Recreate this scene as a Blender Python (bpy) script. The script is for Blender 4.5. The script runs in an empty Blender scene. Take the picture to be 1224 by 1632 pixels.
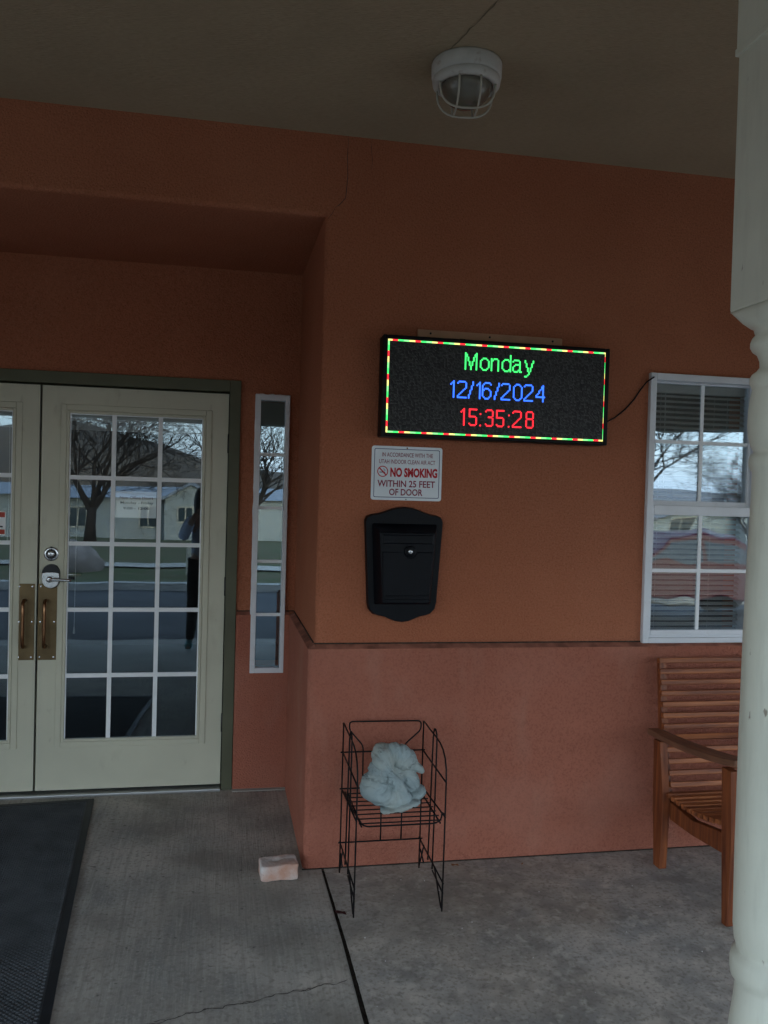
import bpy, bmesh, math, random
from mathutils import Vector, Matrix, noise
R = math.radians
random.seed(7)
scene = bpy.context.scene
C = scene.collection
# ---------------------------------------------------------------- camera
yaw, pitch, roll = .1937, -.0199, .0276
f = Vector((math.sin(yaw)*math.cos(pitch), math.cos(yaw)*math.cos(pitch), math.sin(pitch)))
r = Vector((math.cos(yaw), -math.sin(yaw), 0)); u = r.cross(f)
r2 = r*math.cos(roll)+u*math.sin(roll); u2 = -r*math.sin(roll)+u*math.cos(roll)
cam = bpy.data.cameras.new('camera'); co = bpy.data.objects.new('camera', cam); C.objects.link(co)
m = Matrix((r2, u2, -f)).transposed().to_4x4(); m.translation = Vector((0, -3.4577, 1.5554)); co.matrix_world = m
cam.sensor_fit = 'VERTICAL'; cam.sensor_height = 36; cam.lens = 36*1337.44/1632
cam.clip_start = .02; cam.clip_end = 3000
scene.camera = co
scene.render.resolution_x = 768; scene.render.resolution_y = 1024
# ---------------------------------------------------------------- world, sun, exposure
SUN_EL, SUN_ROT = R(14), R(20)
w = bpy.data.worlds.new('World'); scene.world = w; w.use_nodes = True
nt = w.node_tree; nt.nodes.clear()
def N(nt, t, **k):
    n = nt.nodes.new(t)
    for a, b in k.items():
        if a in n.inputs.keys() if isinstance(a, str) else False: n.inputs[a].default_value = b
        else: setattr(n, a, b)
    return n
sky = N(nt, 'ShaderNodeTexSky', sky_type='NISHITA', sun_disc=False, sun_elevation=SUN_EL, sun_rotation=SUN_ROT, air_density=1.2, dust_density=2.5)
tc = N(nt, 'ShaderNodeTexCoord'); mp = N(nt, 'ShaderNodeMapping'); mp.inputs['Scale'].default_value = (1, 1, 3.5)
cl = N(nt, 'ShaderNodeTexNoise'); cl.inputs['Scale'].default_value = 2.6; cl.inputs['Detail'].default_value = 7; cl.inputs['Distortion'].default_value = .4
cr = N(nt, 'ShaderNodeValToRGB'); cr.color_ramp.elements[0].position = .3; cr.color_ramp.elements[1].position = .72
cr.color_ramp.elements[0].color = (4.9, 6.3, 8.3, 1); cr.color_ramp.elements[1].color = (8.6, 9.9, 11.6, 1)
mx = N(nt, 'ShaderNodeMix', data_type='RGBA'); mx.inputs['Factor'].default_value = .5
bg = N(nt, 'ShaderNodeBackground'); bg.inputs['Strength'].default_value = .1
wo = N(nt, 'ShaderNodeOutputWorld')
L = nt.links.new
L(tc.outputs['Generated'], mp.inputs['Vector']); L(mp.outputs['Vector'], cl.inputs['Vector']); L(cl.outputs['Fac'], cr.inputs['Fac'])
L(sky.outputs['Color'], mx.inputs[6]); L(cr.outputs['Color'], mx.inputs[7]); L(mx.outputs[2], bg.inputs['Color']); L(bg.outputs[0], wo.inputs[0])
sd = bpy.data.lights.new('sun', 'SUN'); sd.energy = .6; sd.angle = R(20); sd.color = (1, .93, .84)
so = bpy.data.objects.new('sun', sd); C.objects.link(so)
sdir = Vector((math.sin(SUN_ROT)*math.cos(SUN_EL), math.cos(SUN_ROT)*math.cos(SUN_EL), math.sin(SUN_EL)))
so.rotation_euler = (sdir).to_track_quat('Z', 'Y').to_euler(); so.location = (0, 0, 20)
vs = scene.view_settings; vs.view_transform = 'Standard'; vs.look = 'None'; vs.gamma = 1; vs.exposure = 2.34; vs.use_curve_mapping = False
scene.render.engine = 'CYCLES'
scene.cycles.max_bounces = 8; scene.cycles.diffuse_bounces = 5; scene.cycles.transparent_max_bounces = 16
# ---------------------------------------------------------------- material helpers
def mat(name, col, rough=.8, noise_s=None, var=.12, bump=0, bump_s=80, metal=0, spec=.3, stretch=(1,1,1), col2=None, lo=.35, hi=.65, detail=5, bumpd=.002, bstretch=None, coat=0):
    """Base colour varied by a noise towards col2 (or a darker col), with fine bump"""
    M = bpy.data.materials.new(name); M.use_nodes = True
    t = M.node_tree; p = t.nodes['Principled BSDF']; l = t.links.new
    p.inputs['Roughness'].default_value = rough; p.inputs['Metallic'].default_value = metal
    p.inputs['Specular IOR Level'].default_value = spec
    if coat: p.inputs['Coat Weight'].default_value = coat
    c = (*col, 1); p.inputs['Base Color'].default_value = c
    tc = t.nodes.new('ShaderNodeTexCoord')
    if noise_s:
        mp = t.nodes.new('ShaderNodeMapping'); mp.inputs['Scale'].default_value = stretch
        n = t.nodes.new('ShaderNodeTexNoise'); n.inputs['Scale'].default_value = noise_s; n.inputs['Detail'].default_value = detail
        rp = t.nodes.new('ShaderNodeValToRGB'); rp.color_ramp.elements[0].position = lo; rp.color_ramp.elements[1].position = hi
        d = col2 or tuple(x*(1-var) for x in col)
        rp.color_ramp.elements[0].color = (*d, 1); rp.color_ramp.elements[1].color = c if col2 else (*[min(1, x*(1+var)) for x in col], 1)
        l(tc.outputs['Object'], mp.inputs[0]); l(mp.outputs[0], n.inputs['Vector']); l(n.outputs['Fac'], rp.inputs['Fac']); l(rp.outputs['Color'], p.inputs['Base Color'])
        M['ramp'] = rp.name
    if bump:
        mb = t.nodes.new('ShaderNodeMapping'); mb.inputs['Scale'].default_value = bstretch or (1, 1, 1)
        b = t.nodes.new('ShaderNodeTexNoise'); b.inputs['Scale'].default_value = bump_s; b.inputs['Detail'].default_value = 3
        bp = t.nodes.new('ShaderNodeBump'); bp.inputs['Strength'].default_value = bump; bp.inputs['Distance'].default_value = bumpd
        l(tc.outputs['Object'], mb.inputs[0]); l(mb.outputs[0], b.inputs['Vector']); l(b.outputs['Fac'], bp.inputs['Height']); l(bp.outputs[0], p.inputs['Normal'])
    return M
def overlay(M, scale, col, lo, hi, amount, stretch=(1,1,1), detail=6, kind='noise', seed=0, distortion=0):
    """Blend a second colour over a material's base colour where a noise is high (stains, wear, specks)"""
    t = M.node_tree; p = t.nodes['Principled BSDF']; l = t.links.new
    tc = t.nodes.new('ShaderNodeTexCoord'); mp = t.nodes.new('ShaderNodeMapping'); mp.inputs['Scale'].default_value = stretch; mp.inputs['Location'].default_value = (seed*3.1, seed*1.7, seed*5.3)
    if kind == 'noise':
        n = t.nodes.new('ShaderNodeTexNoise'); n.inputs['Detail'].default_value = detail; n.inputs['Distortion'].default_value = distortion; out = n.outputs['Fac']
    else:
        n = t.nodes.new('ShaderNodeTexVoronoi'); out = n.outputs['Distance']
    n.inputs['Scale'].default_value = scale
    rp = t.nodes.new('ShaderNodeMapRange'); rp.inputs['From Min'].default_value = lo; rp.inputs['From Max'].default_value = hi; rp.inputs['To Max'].default_value = amount
    mx = t.nodes.new('ShaderNodeMix'); mx.data_type = 'RGBA'; mx.inputs[7].default_value = (*col, 1)
    l(tc.outputs['Object'], mp.inputs[0]); l(mp.outputs[0], n.inputs['Vector']); l(out, rp.inputs['Value']); l(rp.outputs[0], mx.inputs['Factor'])
    src = p.inputs['Base Color'].links[0].from_socket if p.inputs['Base Color'].is_linked else None
    if src: l(src, mx.inputs[6])
    else: mx.inputs[6].default_value = p.inputs['Base Color'].default_value
    l(mx.outputs[2], p.inputs['Base Color'])
    return M
def emit(name, col, s=1):
    M = bpy.data.materials.new(name); M.use_nodes = True; t = M.node_tree; t.nodes.clear()
    e = t.nodes.new('ShaderNodeEmission'); e.inputs[0].default_value = (*col, 1); e.inputs[1].default_value = s*.42
    o = t.nodes.new('ShaderNodeOutputMaterial'); t.links.new(e.outputs[0], o.inputs[0]); return M
def glass(name, ior, wave=.3, scale=1.3, tint=(.75, .82, .85), dist=.004, seed=0):
    M = bpy.data.materials.new(name); M.use_nodes = True; t = M.node_tree; t.nodes.clear(); l = t.links.new
    tr = t.nodes.new('ShaderNodeBsdfTransparent'); tr.inputs[0].default_value = (*tint, 1)
    g = t.nodes.new('ShaderNodeBsdfGlossy'); g.inputs['Roughness'].default_value = .006; g.inputs[0].default_value = (.70, .88, 1, 1)
    lw = t.nodes.new('ShaderNodeLayerWeight'); lw.inputs[0].default_value = .5
    pw = t.nodes.new('ShaderNodeMath'); pw.operation = 'POWER'; pw.inputs[1].default_value = 5; l(lw.outputs['Facing'], pw.inputs[0])
    fr = t.nodes.new('ShaderNodeMapRange'); fr.inputs['To Min'].default_value = ior; l(pw.outputs[0], fr.inputs['Value'])
    mx = t.nodes.new('ShaderNodeMixShader'); o = t.nodes.new('ShaderNodeOutputMaterial')
    tc = t.nodes.new('ShaderNodeTexCoord'); n = t.nodes.new('ShaderNodeTexNoise'); n.inputs['Scale'].default_value = scale; n.inputs['Detail'].default_value = 1
    mp = t.nodes.new('ShaderNodeMapping'); mp.inputs['Location'].default_value = (seed, 0, seed*2)
    b = t.nodes.new('ShaderNodeBump'); b.inputs['Strength'].default_value = wave; b.inputs['Distance'].default_value = dist
    l(tc.outputs['Object'], mp.inputs[0]); l(mp.outputs[0], n.inputs['Vector']); l(n.outputs['Fac'], b.inputs['Height']); l(b.outputs[0], g.inputs['Normal'])
    l(fr.outputs[0], mx.inputs[0]); l(tr.outputs[0], mx.inputs[1]); l(g.outputs[0], mx.inputs[2]); l(mx.outputs[0], o.inputs[0])
    return M
# ---------------------------------------------------------------- mesh helpers
OFF = {}
class MB:
    def __init__(s): s.v = []; s.f = []
    def add(s, vs, fs):
        k = len(s.v); s.v += [Vector(a) for a in vs]; s.f += [tuple(i+k for i in a) for a in fs]; return s
    def box(s, x0, x1, y0, y1, z0, z1):
        if x0 > x1: x0, x1 = x1, x0
        if y0 > y1: y0, y1 = y1, y0
        if z0 > z1: z0, z1 = z1, z0
        return s.add([(x0,y0,z0),(x1,y0,z0),(x1,y1,z0),(x0,y1,z0),(x0,y0,z1),(x1,y0,z1),(x1,y1,z1),(x0,y1,z1)],
              [(0,3,2,1),(4,5,6,7),(0,1,5,4),(1,2,6,5),(2,3,7,6),(3,0,4,7)])
    def obox(s, c, ax, ay, az, dx, dy, dz):
        """box centred at c along the axes ax, ay, az"""
        c = Vector(c); P = []
        for k in (-1, 1):
            for i, j in ((-1,-1),(1,-1),(1,1),(-1,1)): P.append(c+ax*dx/2*i+ay*dy/2*j+az*dz/2*k)
        return s.add(P, [(0,3,2,1),(4,5,6,7),(0,1,5,4),(1,2,6,5),(2,3,7,6),(3,0,4,7)])
    def tube(s, pts, rad, n=8, closed=False, caps=True):
        pts = [Vector(p) for p in pts]; m = len(pts); rads = rad if isinstance(rad, (list, tuple)) else [rad]*m
        base = len(s.v); up = None
        for i, p in enumerate(pts):
            a = pts[i-1] if i or closed else p; b = pts[(i+1) % m] if i < m-1 or closed else p
            t = (b-a).normalized()
            if up is None or abs(up.dot(t)) > .999: up = Vector((0,0,1)) if abs(t.z) < .9 else Vector((1,0,0))
            x = (up-t*up.dot(t)).normalized(); y = t.cross(x); up = x
            for k in range(n):
                q = 2*math.pi*k/n; s.v.append(p+(x*math.cos(q)+y*math.sin(q))*rads[i])
        for i in range(m if closed else m-1):
            for k in range(n):
                a = base+i*n; b = base+((i+1) % m)*n; s.f.append((a+k, a+(k+1) % n, b+(k+1) % n, b+k))
        if caps and not closed:
            s.f.append(tuple(base+k for k in reversed(range(n)))); s.f.append(tuple(base+(m-1)*n+k for k in range(n)))
        return s
    def lathe(s, prof, c, n=32, axis='z', caps=True):
        c = Vector(c); base = len(s.v)
        for rr, h in prof:
            for k in range(n):
                q = 2*math.pi*k/n; a, b = rr*math.cos(q), rr*math.sin(q)
                s.v.append(c+(Vector((a, b, h)) if axis == 'z' else Vector((a, h, b)) if axis == 'y' else Vector((h, a, b))))
        for i in range(len(prof)-1):
            for k in range(n): s.f.append((base+i*n+k, base+i*n+(k+1) % n, base+(i+1)*n+(k+1) % n, base+(i+1)*n+k))
        if caps:
            s.f.append(tuple(base+k for k in reversed(range(n)))); s.f.append(tuple(base+(len(prof)-1)*n+k for k in range(n)))
        return s
    def prism(s, pts, a0, a1, axis='y', taper=None):
        """polygon pts (2D) extruded along an axis: y -> (x,z); x -> (y,z); z -> (x,y)"""
        def V(p, a): return (p[0], a, p[1]) if axis == 'y' else (a, p[0], p[1]) if axis == 'x' else (p[0], p[1], a)
        n = len(pts); q = taper or pts
        return s.add([V(p, a0) for p in pts]+[V(p, a1) for p in q], [tuple(range(n)), tuple(reversed(range(n, 2*n)))]+[(i, (i+1) % n, n+(i+1) % n, n+i) for i in range(n)])
    def build(s, name, m, parent=None, loc=None, bevel=0, smooth=False, seg=2, label=None, kind=None, fixn=True):
        o0 = OFF[parent.name] if parent else Vector(loc or (0,0,0))
        me = bpy.data.meshes.new(name); me.from_pydata([v-o0 for v in s.v], [], s.f)
        if fixn:
            bm = bmesh.new(); bm.from_mesh(me); bmesh.ops.recalc_face_normals(bm, faces=bm.faces); bm.to_mesh(me); bm.free()
        me.materials.append(m)
        if smooth: me.polygons.foreach_set('use_smooth', [True]*len(me.polygons))
        o = bpy.data.objects.new(name, me); C.objects.link(o)
        if parent: o.parent = parent
        else: o.location = o0
        OFF[o.name] = o0
        if bevel:
            b = o.modifiers.new('b', 'BEVEL'); b.width = bevel; b.segments = seg; b.limit_method = 'ANGLE'; b.angle_limit = R(40)
            me.polygons.foreach_set('use_smooth', [True]*len(me.polygons))
            w_ = o.modifiers.new('w', 'WEIGHTED_NORMAL'); w_.keep_sharp = False
        if label: o['label'] = label
        if kind: o['kind'] = kind
        return o
def thing(name, label, cat, loc, group=None):
    o = bpy.data.objects.new(name, None); C.objects.link(o); o.location = loc; o.empty_display_size = .1
    o['label'] = label; o['category'] = cat; OFF[o.name] = Vector(loc)
    if group: o['group'] = group
    return o
def tag(o, label, cat, group=None):
    o['label'] = label; o['category'] = cat
    if group: o['group'] = group
    return o
def struct(o): o['kind'] = 'structure'; return o
def B(*a): return MB().box(*a)
def text_mb(s, x0, x1, z0, z1, y, bold=0.0):
    """flat lettering in a vertical plane facing -Y, fitted to the rectangle"""
    cu = bpy.data.curves.new('t', 'FONT'); cu.body = s; cu.offset = bold; cu.size = 1; cu.resolution_u = 3
    ob = bpy.data.objects.new('t', cu); C.objects.link(ob)
    dg = bpy.context.evaluated_depsgraph_get(); me = ob.evaluated_get(dg).to_mesh()
    vs = [v.co.copy() for v in me.vertices]; fs = [tuple(p.vertices) for p in me.polygons]
    ob.evaluated_get(dg).to_mesh_clear(); bpy.data.objects.remove(ob); bpy.data.curves.remove(cu)
    ax = min(v.x for v in vs); bx = max(v.x for v in vs); ay = min(v.y for v in vs); by = max(v.y for v in vs)
    mb = MB(); mb.add([(x0+(v.x-ax)/(bx-ax)*(x1-x0), y, z0+(v.y-ay)/(by-ay)*(z1-z0)) for v in vs], fs); return mb
def arc(cx, cy, rr, a0, a1, n): return [(cx+rr*math.cos(R(a0+(a1-a0)*i/n)), cy+rr*math.sin(R(a0+(a1-a0)*i/n))) for i in range(n+1)]
# ---------------------------------------------------------------- materials
STUC = mat('stucco_upper', (.42,.150,.083), .92, 1.1, .07, bump=1, bump_s=130, bumpd=.006, spec=.1)
overlay(STUC, 125, (.20,.072,.035), .46, .68, .55, detail=5)
overlay(STUC, 150, (.5,.24,.15), .55, .72, .5, detail=2, seed=8)
overlay(STUC, 2.2, (.52,.205,.115), .5, .75, .25, seed=2)
WAIN = mat('stucco_lower', (.39,.140,.092), .92, 1.4, .08, bump=1, bump_s=130, bumpd=.006, spec=.1)
overlay(WAIN, 125, (.22,.078,.054), .46, .68, .5, detail=5)
overlay(WAIN, 2.5, (.48,.22,.16), .5, .75, .4, seed=4)
overlay(STUC, .7, (.35,.105,.05), .45, .7, .45, seed=6, distortion=.8)
overlay(WAIN, .8, (.32,.115,.08), .45, .7, .45, seed=3, distortion=.8)
overlay(WAIN, 6, (.44,.24,.18), .56, .75, .3, stretch=(1,1,.35), seed=12)
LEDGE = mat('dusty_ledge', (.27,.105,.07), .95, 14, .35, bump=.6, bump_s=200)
CEIL = mat('ceiling_plywood', (.39,.305,.205), .9, 1.2, .1, bump=.9, bump_s=30, bstretch=(1.2, 14, 1), bumpd=.004, spec=.1)
overlay(CEIL, 30, (.22,.18,.11), .48, .8, .5, stretch=(1.2, 9, 1))
overlay(CEIL, 45, (.52,.45,.31), .6, .8, .6, stretch=(.8, 12, 1), seed=4)
TRIM = mat('beam_paint', (.42,.40,.33), .7, 3, .1)
OLIVE = mat('olive_frame_paint', (.105,.108,.068), .5, 4, .12, bump=.15, bump_s=50)
DOORP = mat('door_paint', (.57,.555,.44), .42, 2.5, .05, bump=.12, bump_s=40, bstretch=(3,1,.6))
overlay(DOORP, 28, (.30,.27,.20), .66, .78, .35, stretch=(1,1,.5), seed=9)
overlay(DOORP, 5, (.30,.28,.2), .62, .85, .5, stretch=(2,1,.7), seed=3)
VINYL = mat('white_vinyl', (.74,.76,.80), .4, 6, .05)
overlay(VINYL, 22, (.42,.38,.36), .62, .8, .45, seed=1)
GRILLE = mat('white_grille', (.86,.88,.9), .4)
POST = mat('pale_green_post_paint', (.76,.77,.66), .5, 6, .05, bump=.4, bump_s=40, bstretch=(4,4,.5), bumpd=.0015)
overlay(POST, 40, (.40,.39,.32), .52, .75, .22, stretch=(1,1,.12), seed=2)
overlay(POST, 60, (.20,.14,.09), .71, .76, .8, stretch=(1,1,.35), seed=6)
CONC = mat('broomed_concrete', (.53,.495,.44), .85, 3.2, .2, bump=.6, bump_s=70, bstretch=(2.2,.12,1), bumpd=.003, col2=(.30,.30,.285))
overlay(CONC, 120, (.66,.63,.56), .52, .72, .45, detail=3, seed=31)
overlay(CONC, 85, (.58,.56,.50), .46, .72, .5, stretch=(1,.04,1))
overlay(CONC, 60, (.24,.23,.20), .5, .72, .42, stretch=(1,.04,1), seed=13)
overlay(CONC, 4.5, (.22,.205,.175), .48, .74, .6, seed=5, distortion=.2)
overlay(CONC, 60, (.20,.185,.16), .50, .70, .6, seed=15, detail=8)
overlay(CONC, 1.3, (.27,.25,.22), .5, .7, .5, seed=21)
overlay(CONC, 38, (.09,.085,.075), .74, .78, .6, seed=9, detail=1)
CONC2 = mat('worn_concrete', (.56,.515,.455), .88, 4, .2, bump=.45, bump_s=110, bumpd=.002, col2=(.35,.345,.33))
overlay(CONC2, 2.4, (.30,.255,.205), .48, .72, .65, seed=2, distortion=.3)
overlay(CONC2, 11, (.22,.21,.19), .46, .70, .6, seed=11, distortion=.2)
overlay(CONC2, 26, (.66,.62,.55), .52, .70, .55, seed=7)
overlay(CONC2, 75, (.20,.18,.15), .50, .68, .6, seed=3, detail=8)
overlay(CONC2, 150, (.10,.09,.075), .66, .74, .7, seed=13, detail=3)
overlay(CONC2, 1.1, (.24,.215,.18), .5, .7, .4, seed=17)
CRACK = mat('crack_dirt', (.07,.055,.045), .95, 30, .4)
JOINT_SHADE = mat('joint_filler', (.03,.025,.02), .95, 40, .5, bump=1, bump_s=120)  # floor joint filler; its dark colour also paints the ledge's shadow line
SIDEW = mat('pale_concrete', (.34,.33,.30), .85, 2, .12, bump=.2, bump_s=90)
ASPH = mat('asphalt', (.045,.048,.054), .85, 1.5, .2, bump=.4, bump_s=120)
overlay(ASPH, .9, (.07,.072,.075), .55, .7, .5, stretch=(1,3,1))
BRASS = mat('aged_bronze', (.15,.105,.055), .42, 12, .2, metal=.75, bump=.15, bump_s=60)
overlay(BRASS, 9, (.12,.085,.045), .5, .7, .6)
BRONZE = mat('pull_bronze', (.26,.14,.075), .28, metal=1)
CHROME = mat('satin_chrome', (.62,.64,.67), .25, metal=1)
DARKM = mat('dark_metal', (.03,.03,.033), .35, metal=.6)
BLACKP = mat('black_plastic', (.004,.004,.005), .45, spec=.2)
MBOX = mat('black_mailbox_plastic', (.002,.003,.006), .42, 20, .2, bump=.3, bump_s=220, spec=.16)
WIRE = mat('black_wire', (.005,.005,.006), .5, 30, .3, spec=.2)
SIGNW = mat('sign_white', (.76,.80,.84), .35, 5, .04, coat=.2)
REDINK = mat('red_ink', (.50,.012,.025), .5); MAROON = mat('maroon_ink', (.24,.015,.05), .5); NAVY = mat('navy_ink', (.04,.05,.14), .5); INK = mat('grey_ink', (.03,.03,.035), .7)
RUST = mat('rust_spot', (.22,.10,.04), .8)
PAPER = mat('paper', (.9,.91,.9), .8)
BLIND = mat('blind_vinyl', (.48,.48,.46), .5)
WOODB = mat('bench_wood', (.42,.135,.045), .5, 7, .3, bump=.4, bump_s=60, bstretch=(.15,2,2), stretch=(.5,6,6), col2=(.17,.045,.016), coat=.1)
WOODV = mat('bench_wood_upright', (.29,.085,.028), .5, 7, .3, bump=.4, bump_s=60, bstretch=(2,2,.15), stretch=(6,6,.5), col2=(.12,.03,.012), coat=.1)
WOODA = mat('bench_arm_wood', (.27,.12,.065), .55, 7, .3, bump=.3, bump_s=60, bstretch=(2,.15,2), stretch=(6,.5,6), col2=(.16,.075,.045), coat=.1)
CLOTH = mat('blue_cloth', (.33,.40,.41), .9, 5, .1, bump=.5, bump_s=60, bumpd=.004, bstretch=(1,1,.4), spec=.1)
overlay(CLOTH, 7, (.42,.42,.36), .45, .65, .6, seed=1)
BRICKM = mat('salmon_paver', (.52,.29,.21), .92, 9, .15, bump=.8, bump_s=90, bumpd=.004, col2=(.62,.58,.56))
MATM = mat('rubber_mat', (.07,.078,.085), .6, 8, .2, bump=.4, bump_s=200, spec=.3)
MATE = mat('rubber_mat_edge', (.018,.021,.026), .5, 8, .2)
LAMPW = mat('white_lamp_enamel', (.55,.53,.49), .5, 12, .08)
overlay(LAMPW, 30, (.25,.15,.09), .60, .74, .6, seed=4)
CAGE = mat('cage_wire', (.50,.47,.40), .5)
GLOBE = mat('lamp_globe', (.16,.145,.115), .18, spec=.5, coat=.3)
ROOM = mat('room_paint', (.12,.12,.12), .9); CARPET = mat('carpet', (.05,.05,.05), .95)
LEAFM = mat('dry_leaf', (.30,.13,.06), .8, 20, .3); LEAFD = mat('dark_leaf', (.05,.012,.012), .8, 20, .3)
G_DOOR = glass('door_glass', .105, .28, 1.6, (.97,.98,.985), .004)
G_SIDE = glass('sidelight_glass', .17, .2, 1.2, (.95,.97,.975), .003, 3)
G_WIN = glass('window_glass', .19, .42, 2.4, (.97,.98,.985), .005, 5)
d = .9651
Xc, Zc, Zr, Zl = .40, 3.03, 2.695, .926
DC = -.8775
XL = DC-(Xc-DC)            # left side of the recess
# ================================================================ BUILDING
bld = thing('building', 'terracotta stucco building front with a recessed entry and a deep porch roof', 'building', (0,0,0))
wb = MB()
rc = .022
# right pier with rounded corner, from ledge to lintel
def corner_prism(z0, z1, xr, sx, ofs, y1, rad, mb):
    """vertical prism whose front corner at x=sx is rounded; body runs from sx towards xr"""
    sgn = 1 if xr > sx else -1
    a = [(sx+sgn*rad - sgn*rad*math.cos(R(q)), -ofs+rad-rad*math.sin(R(q))) for q in range(0, 91, 15)]
    mb.prism([(xr, y1), (sx, y1)]+a+[(xr, -ofs)], z0, z1, 'z')
corner_prism(Zl, Zr, 1.864, Xc, 0, 1.25, rc, wb)
corner_prism(Zl, Zr, -7, XL, 0, 1.25, rc, wb)
WX0, WX1, WZ0, WZ1 = 1.864, 2.43, .927, 2.133
wb.box(1.864, WX1, 0, .25, WZ1, Zr); wb.box(WX1, 8, 0, .25, Zl, Zr)
wb.box(Xc, 8, 0, .25, Zr, 3.3)
lp = [(rc-rc*math.sin(R(q)), Zr+rc-rc*math.cos(R(q))) for q in range(0, 91, 15)]
wb.prism([(1.25, 3.3), (1.25, Zr)]+lp+[(0, 3.3)], -7, Xc, 'x')
wb.build('wall', STUC, bld, smooth=False)
# recess back wall
FX0, FX1, FZ = -1.8515, .0965, 2.126
TX0, TX1, TZ0, TZ1 = .178, .342, .618, 2.053
rb = MB()
rb.box(XL, FX0, d, d+.28, 0, Zr); rb.box(FX0, FX1, d, d+.28, FZ, Zr)
rb.box(FX1, TX0, d, d+.28, 0, Zr); rb.box(TX1, Xc, d, d+.28, 0, Zr)
rb.box(TX0, TX1, d, d+.28, TZ1, Zr); rb.box(TX0, TX1, d, d+.28, 0, TZ0)
rb.build('recess_wall', STUC, bld)
# wainscot, proud of the walls, with a sloped dusty ledge
wp = .028
wm = MB(); lm = MB()
corner_prism(-.15, Zl-.012, 8, Xc-wp, wp, 0, .03, wm)
wm.box(Xc-wp, Xc, 0, d-wp, -.15, Zl-.012)
corner_prism(-.15, Zl-.012, -7, XL+wp, wp, 0, .03, wm)
wm.box(XL, XL+wp, 0, d-wp, -.15, Zl-.012)
wm.box(FX1+.002, TX0-.004, d-wp, d, 0, Zl-.012); wm.box(TX1+.004, Xc, d-wp, d, 0, Zl-.012); wm.box(TX0-.004, TX1+.004, d-wp, d, 0, TZ0-.004)
wm.box(XL, FX0-.002, d-wp, d, 0, Zl-.012)
wm.build('wainscot', WAIN, bld)
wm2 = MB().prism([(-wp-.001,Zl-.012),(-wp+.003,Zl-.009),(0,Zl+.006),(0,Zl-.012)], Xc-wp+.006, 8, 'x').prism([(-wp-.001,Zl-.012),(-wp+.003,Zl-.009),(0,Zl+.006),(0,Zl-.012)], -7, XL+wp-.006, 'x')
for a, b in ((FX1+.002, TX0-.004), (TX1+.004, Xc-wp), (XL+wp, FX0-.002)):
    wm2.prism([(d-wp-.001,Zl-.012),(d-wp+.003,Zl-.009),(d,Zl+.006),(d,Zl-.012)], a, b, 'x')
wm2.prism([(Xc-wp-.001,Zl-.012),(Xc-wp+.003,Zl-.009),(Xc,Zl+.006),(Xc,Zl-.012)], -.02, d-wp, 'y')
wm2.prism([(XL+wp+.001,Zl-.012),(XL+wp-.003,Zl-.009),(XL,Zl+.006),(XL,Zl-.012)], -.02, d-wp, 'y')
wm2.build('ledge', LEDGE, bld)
MB().box(Xc-.003, 8, -.0045, -.0008, Zl+.0045, Zl+.0095).box(-7, XL+.003, -.0045, -.0008, Zl+.0045, Zl+.0095).box(TX1+.006, Xc-.001, d-.0045, d-.0008, Zl+.0045, Zl+.0095).box(FX1+.003, TX0-.006, d-.0045, d-.0008, Zl+.0045, Zl+.0095).box(Xc-.0045, Xc-.0008, .025, d-.005, Zl+.0045, Zl+.0095).build('ledge_shadow_line', JOINT_SHADE, bld)  # thin dark strip painting the shadow where ledge meets wall
# roof: porch ceiling, front beam, unseen side beams
ce = B(-6, 6.4, -5.6, 0, Zc, Zc+.06).build('porch_ceiling', CEIL, bld)
B(-7.3, 8.8, .002, 5.5, 3.302, 3.42).box(-6.2, 6.6, -5.9, 0, 3.302, 3.42).build('roof', TRIM, bld)
B(-6, 6.4, -5.75, -5.45, 2.42, Zc-.001).build('front_beam', TRIM, bld)
B(6.1, 6.4, -5.449, 0, 2.25, Zc-.001).build('unseen_side_beam', TRIM, bld); B(-6, -5.7, -5.449, 0, 2.25, Zc-.001).build('unseen_side_beam', TRIM, bld)  # out of view, hung low to block side light from the upper wall
B(.93, 1.25, -2.14, -1.82, 2.94, Zc-.001)
def jag(p0, p1, n, amp, z=None, seed=0):
    rnd = random.Random(seed); P = []
    for i in range(n+1):
        t = i/n; P.append([p0[k]+(p1[k]-p0[k])*t+(rnd.uniform(-amp, amp) if 0 < i < n else 0) for k in range(2)])
    return P
def ribbon(P, w, fn, seed=0):
    rnd = random.Random(seed+5); mb = MB()
    vs = []
    for i, p in enumerate(P):
        a = P[max(0, i-1)]; b = P[min(len(P)-1, i+1)]; tx, ty = b[0]-a[0], b[1]-a[1]; l = math.hypot(tx, ty) or 1
        ww = w*rnd.uniform(.4, 1.4)*(.35 if i in (0, len(P)-1) else 1)/2
        vs += [fn(p[0]-ty/l*ww, p[1]+tx/l*ww), fn(p[0]+ty/l*ww, p[1]-tx/l*ww)]
    return mb.add(vs, [(2*i, 2*i+1, 2*i+3, 2*i+2) for i in range(len(P)-1)])
ribbon(jag((.71,-.75), (.78,-1.07), 12, .003, seed=1), .004, lambda x, y: (x, y, Zc-.002)).build('ceiling_crack', mat('ceiling_crack_dirt', (.17,.14,.09), .95), bld)
ribbon([(.486,3.03),(.484,2.95),(.487,2.87),(.483,2.80),(.480,2.775),(.455,2.745),(.44,2.735),(.425,2.705),(.41,2.685)], .0022, lambda x, z: (x, -.0015, z)).build('wall_crack', CRACK, bld)
ribbon([(.585,3.03),(.583,2.99),(.588,2.94),(.586,2.90)], .0014, lambda x, z: (x, -.0015, z)).build('wall_crack', CRACK, bld)
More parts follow.
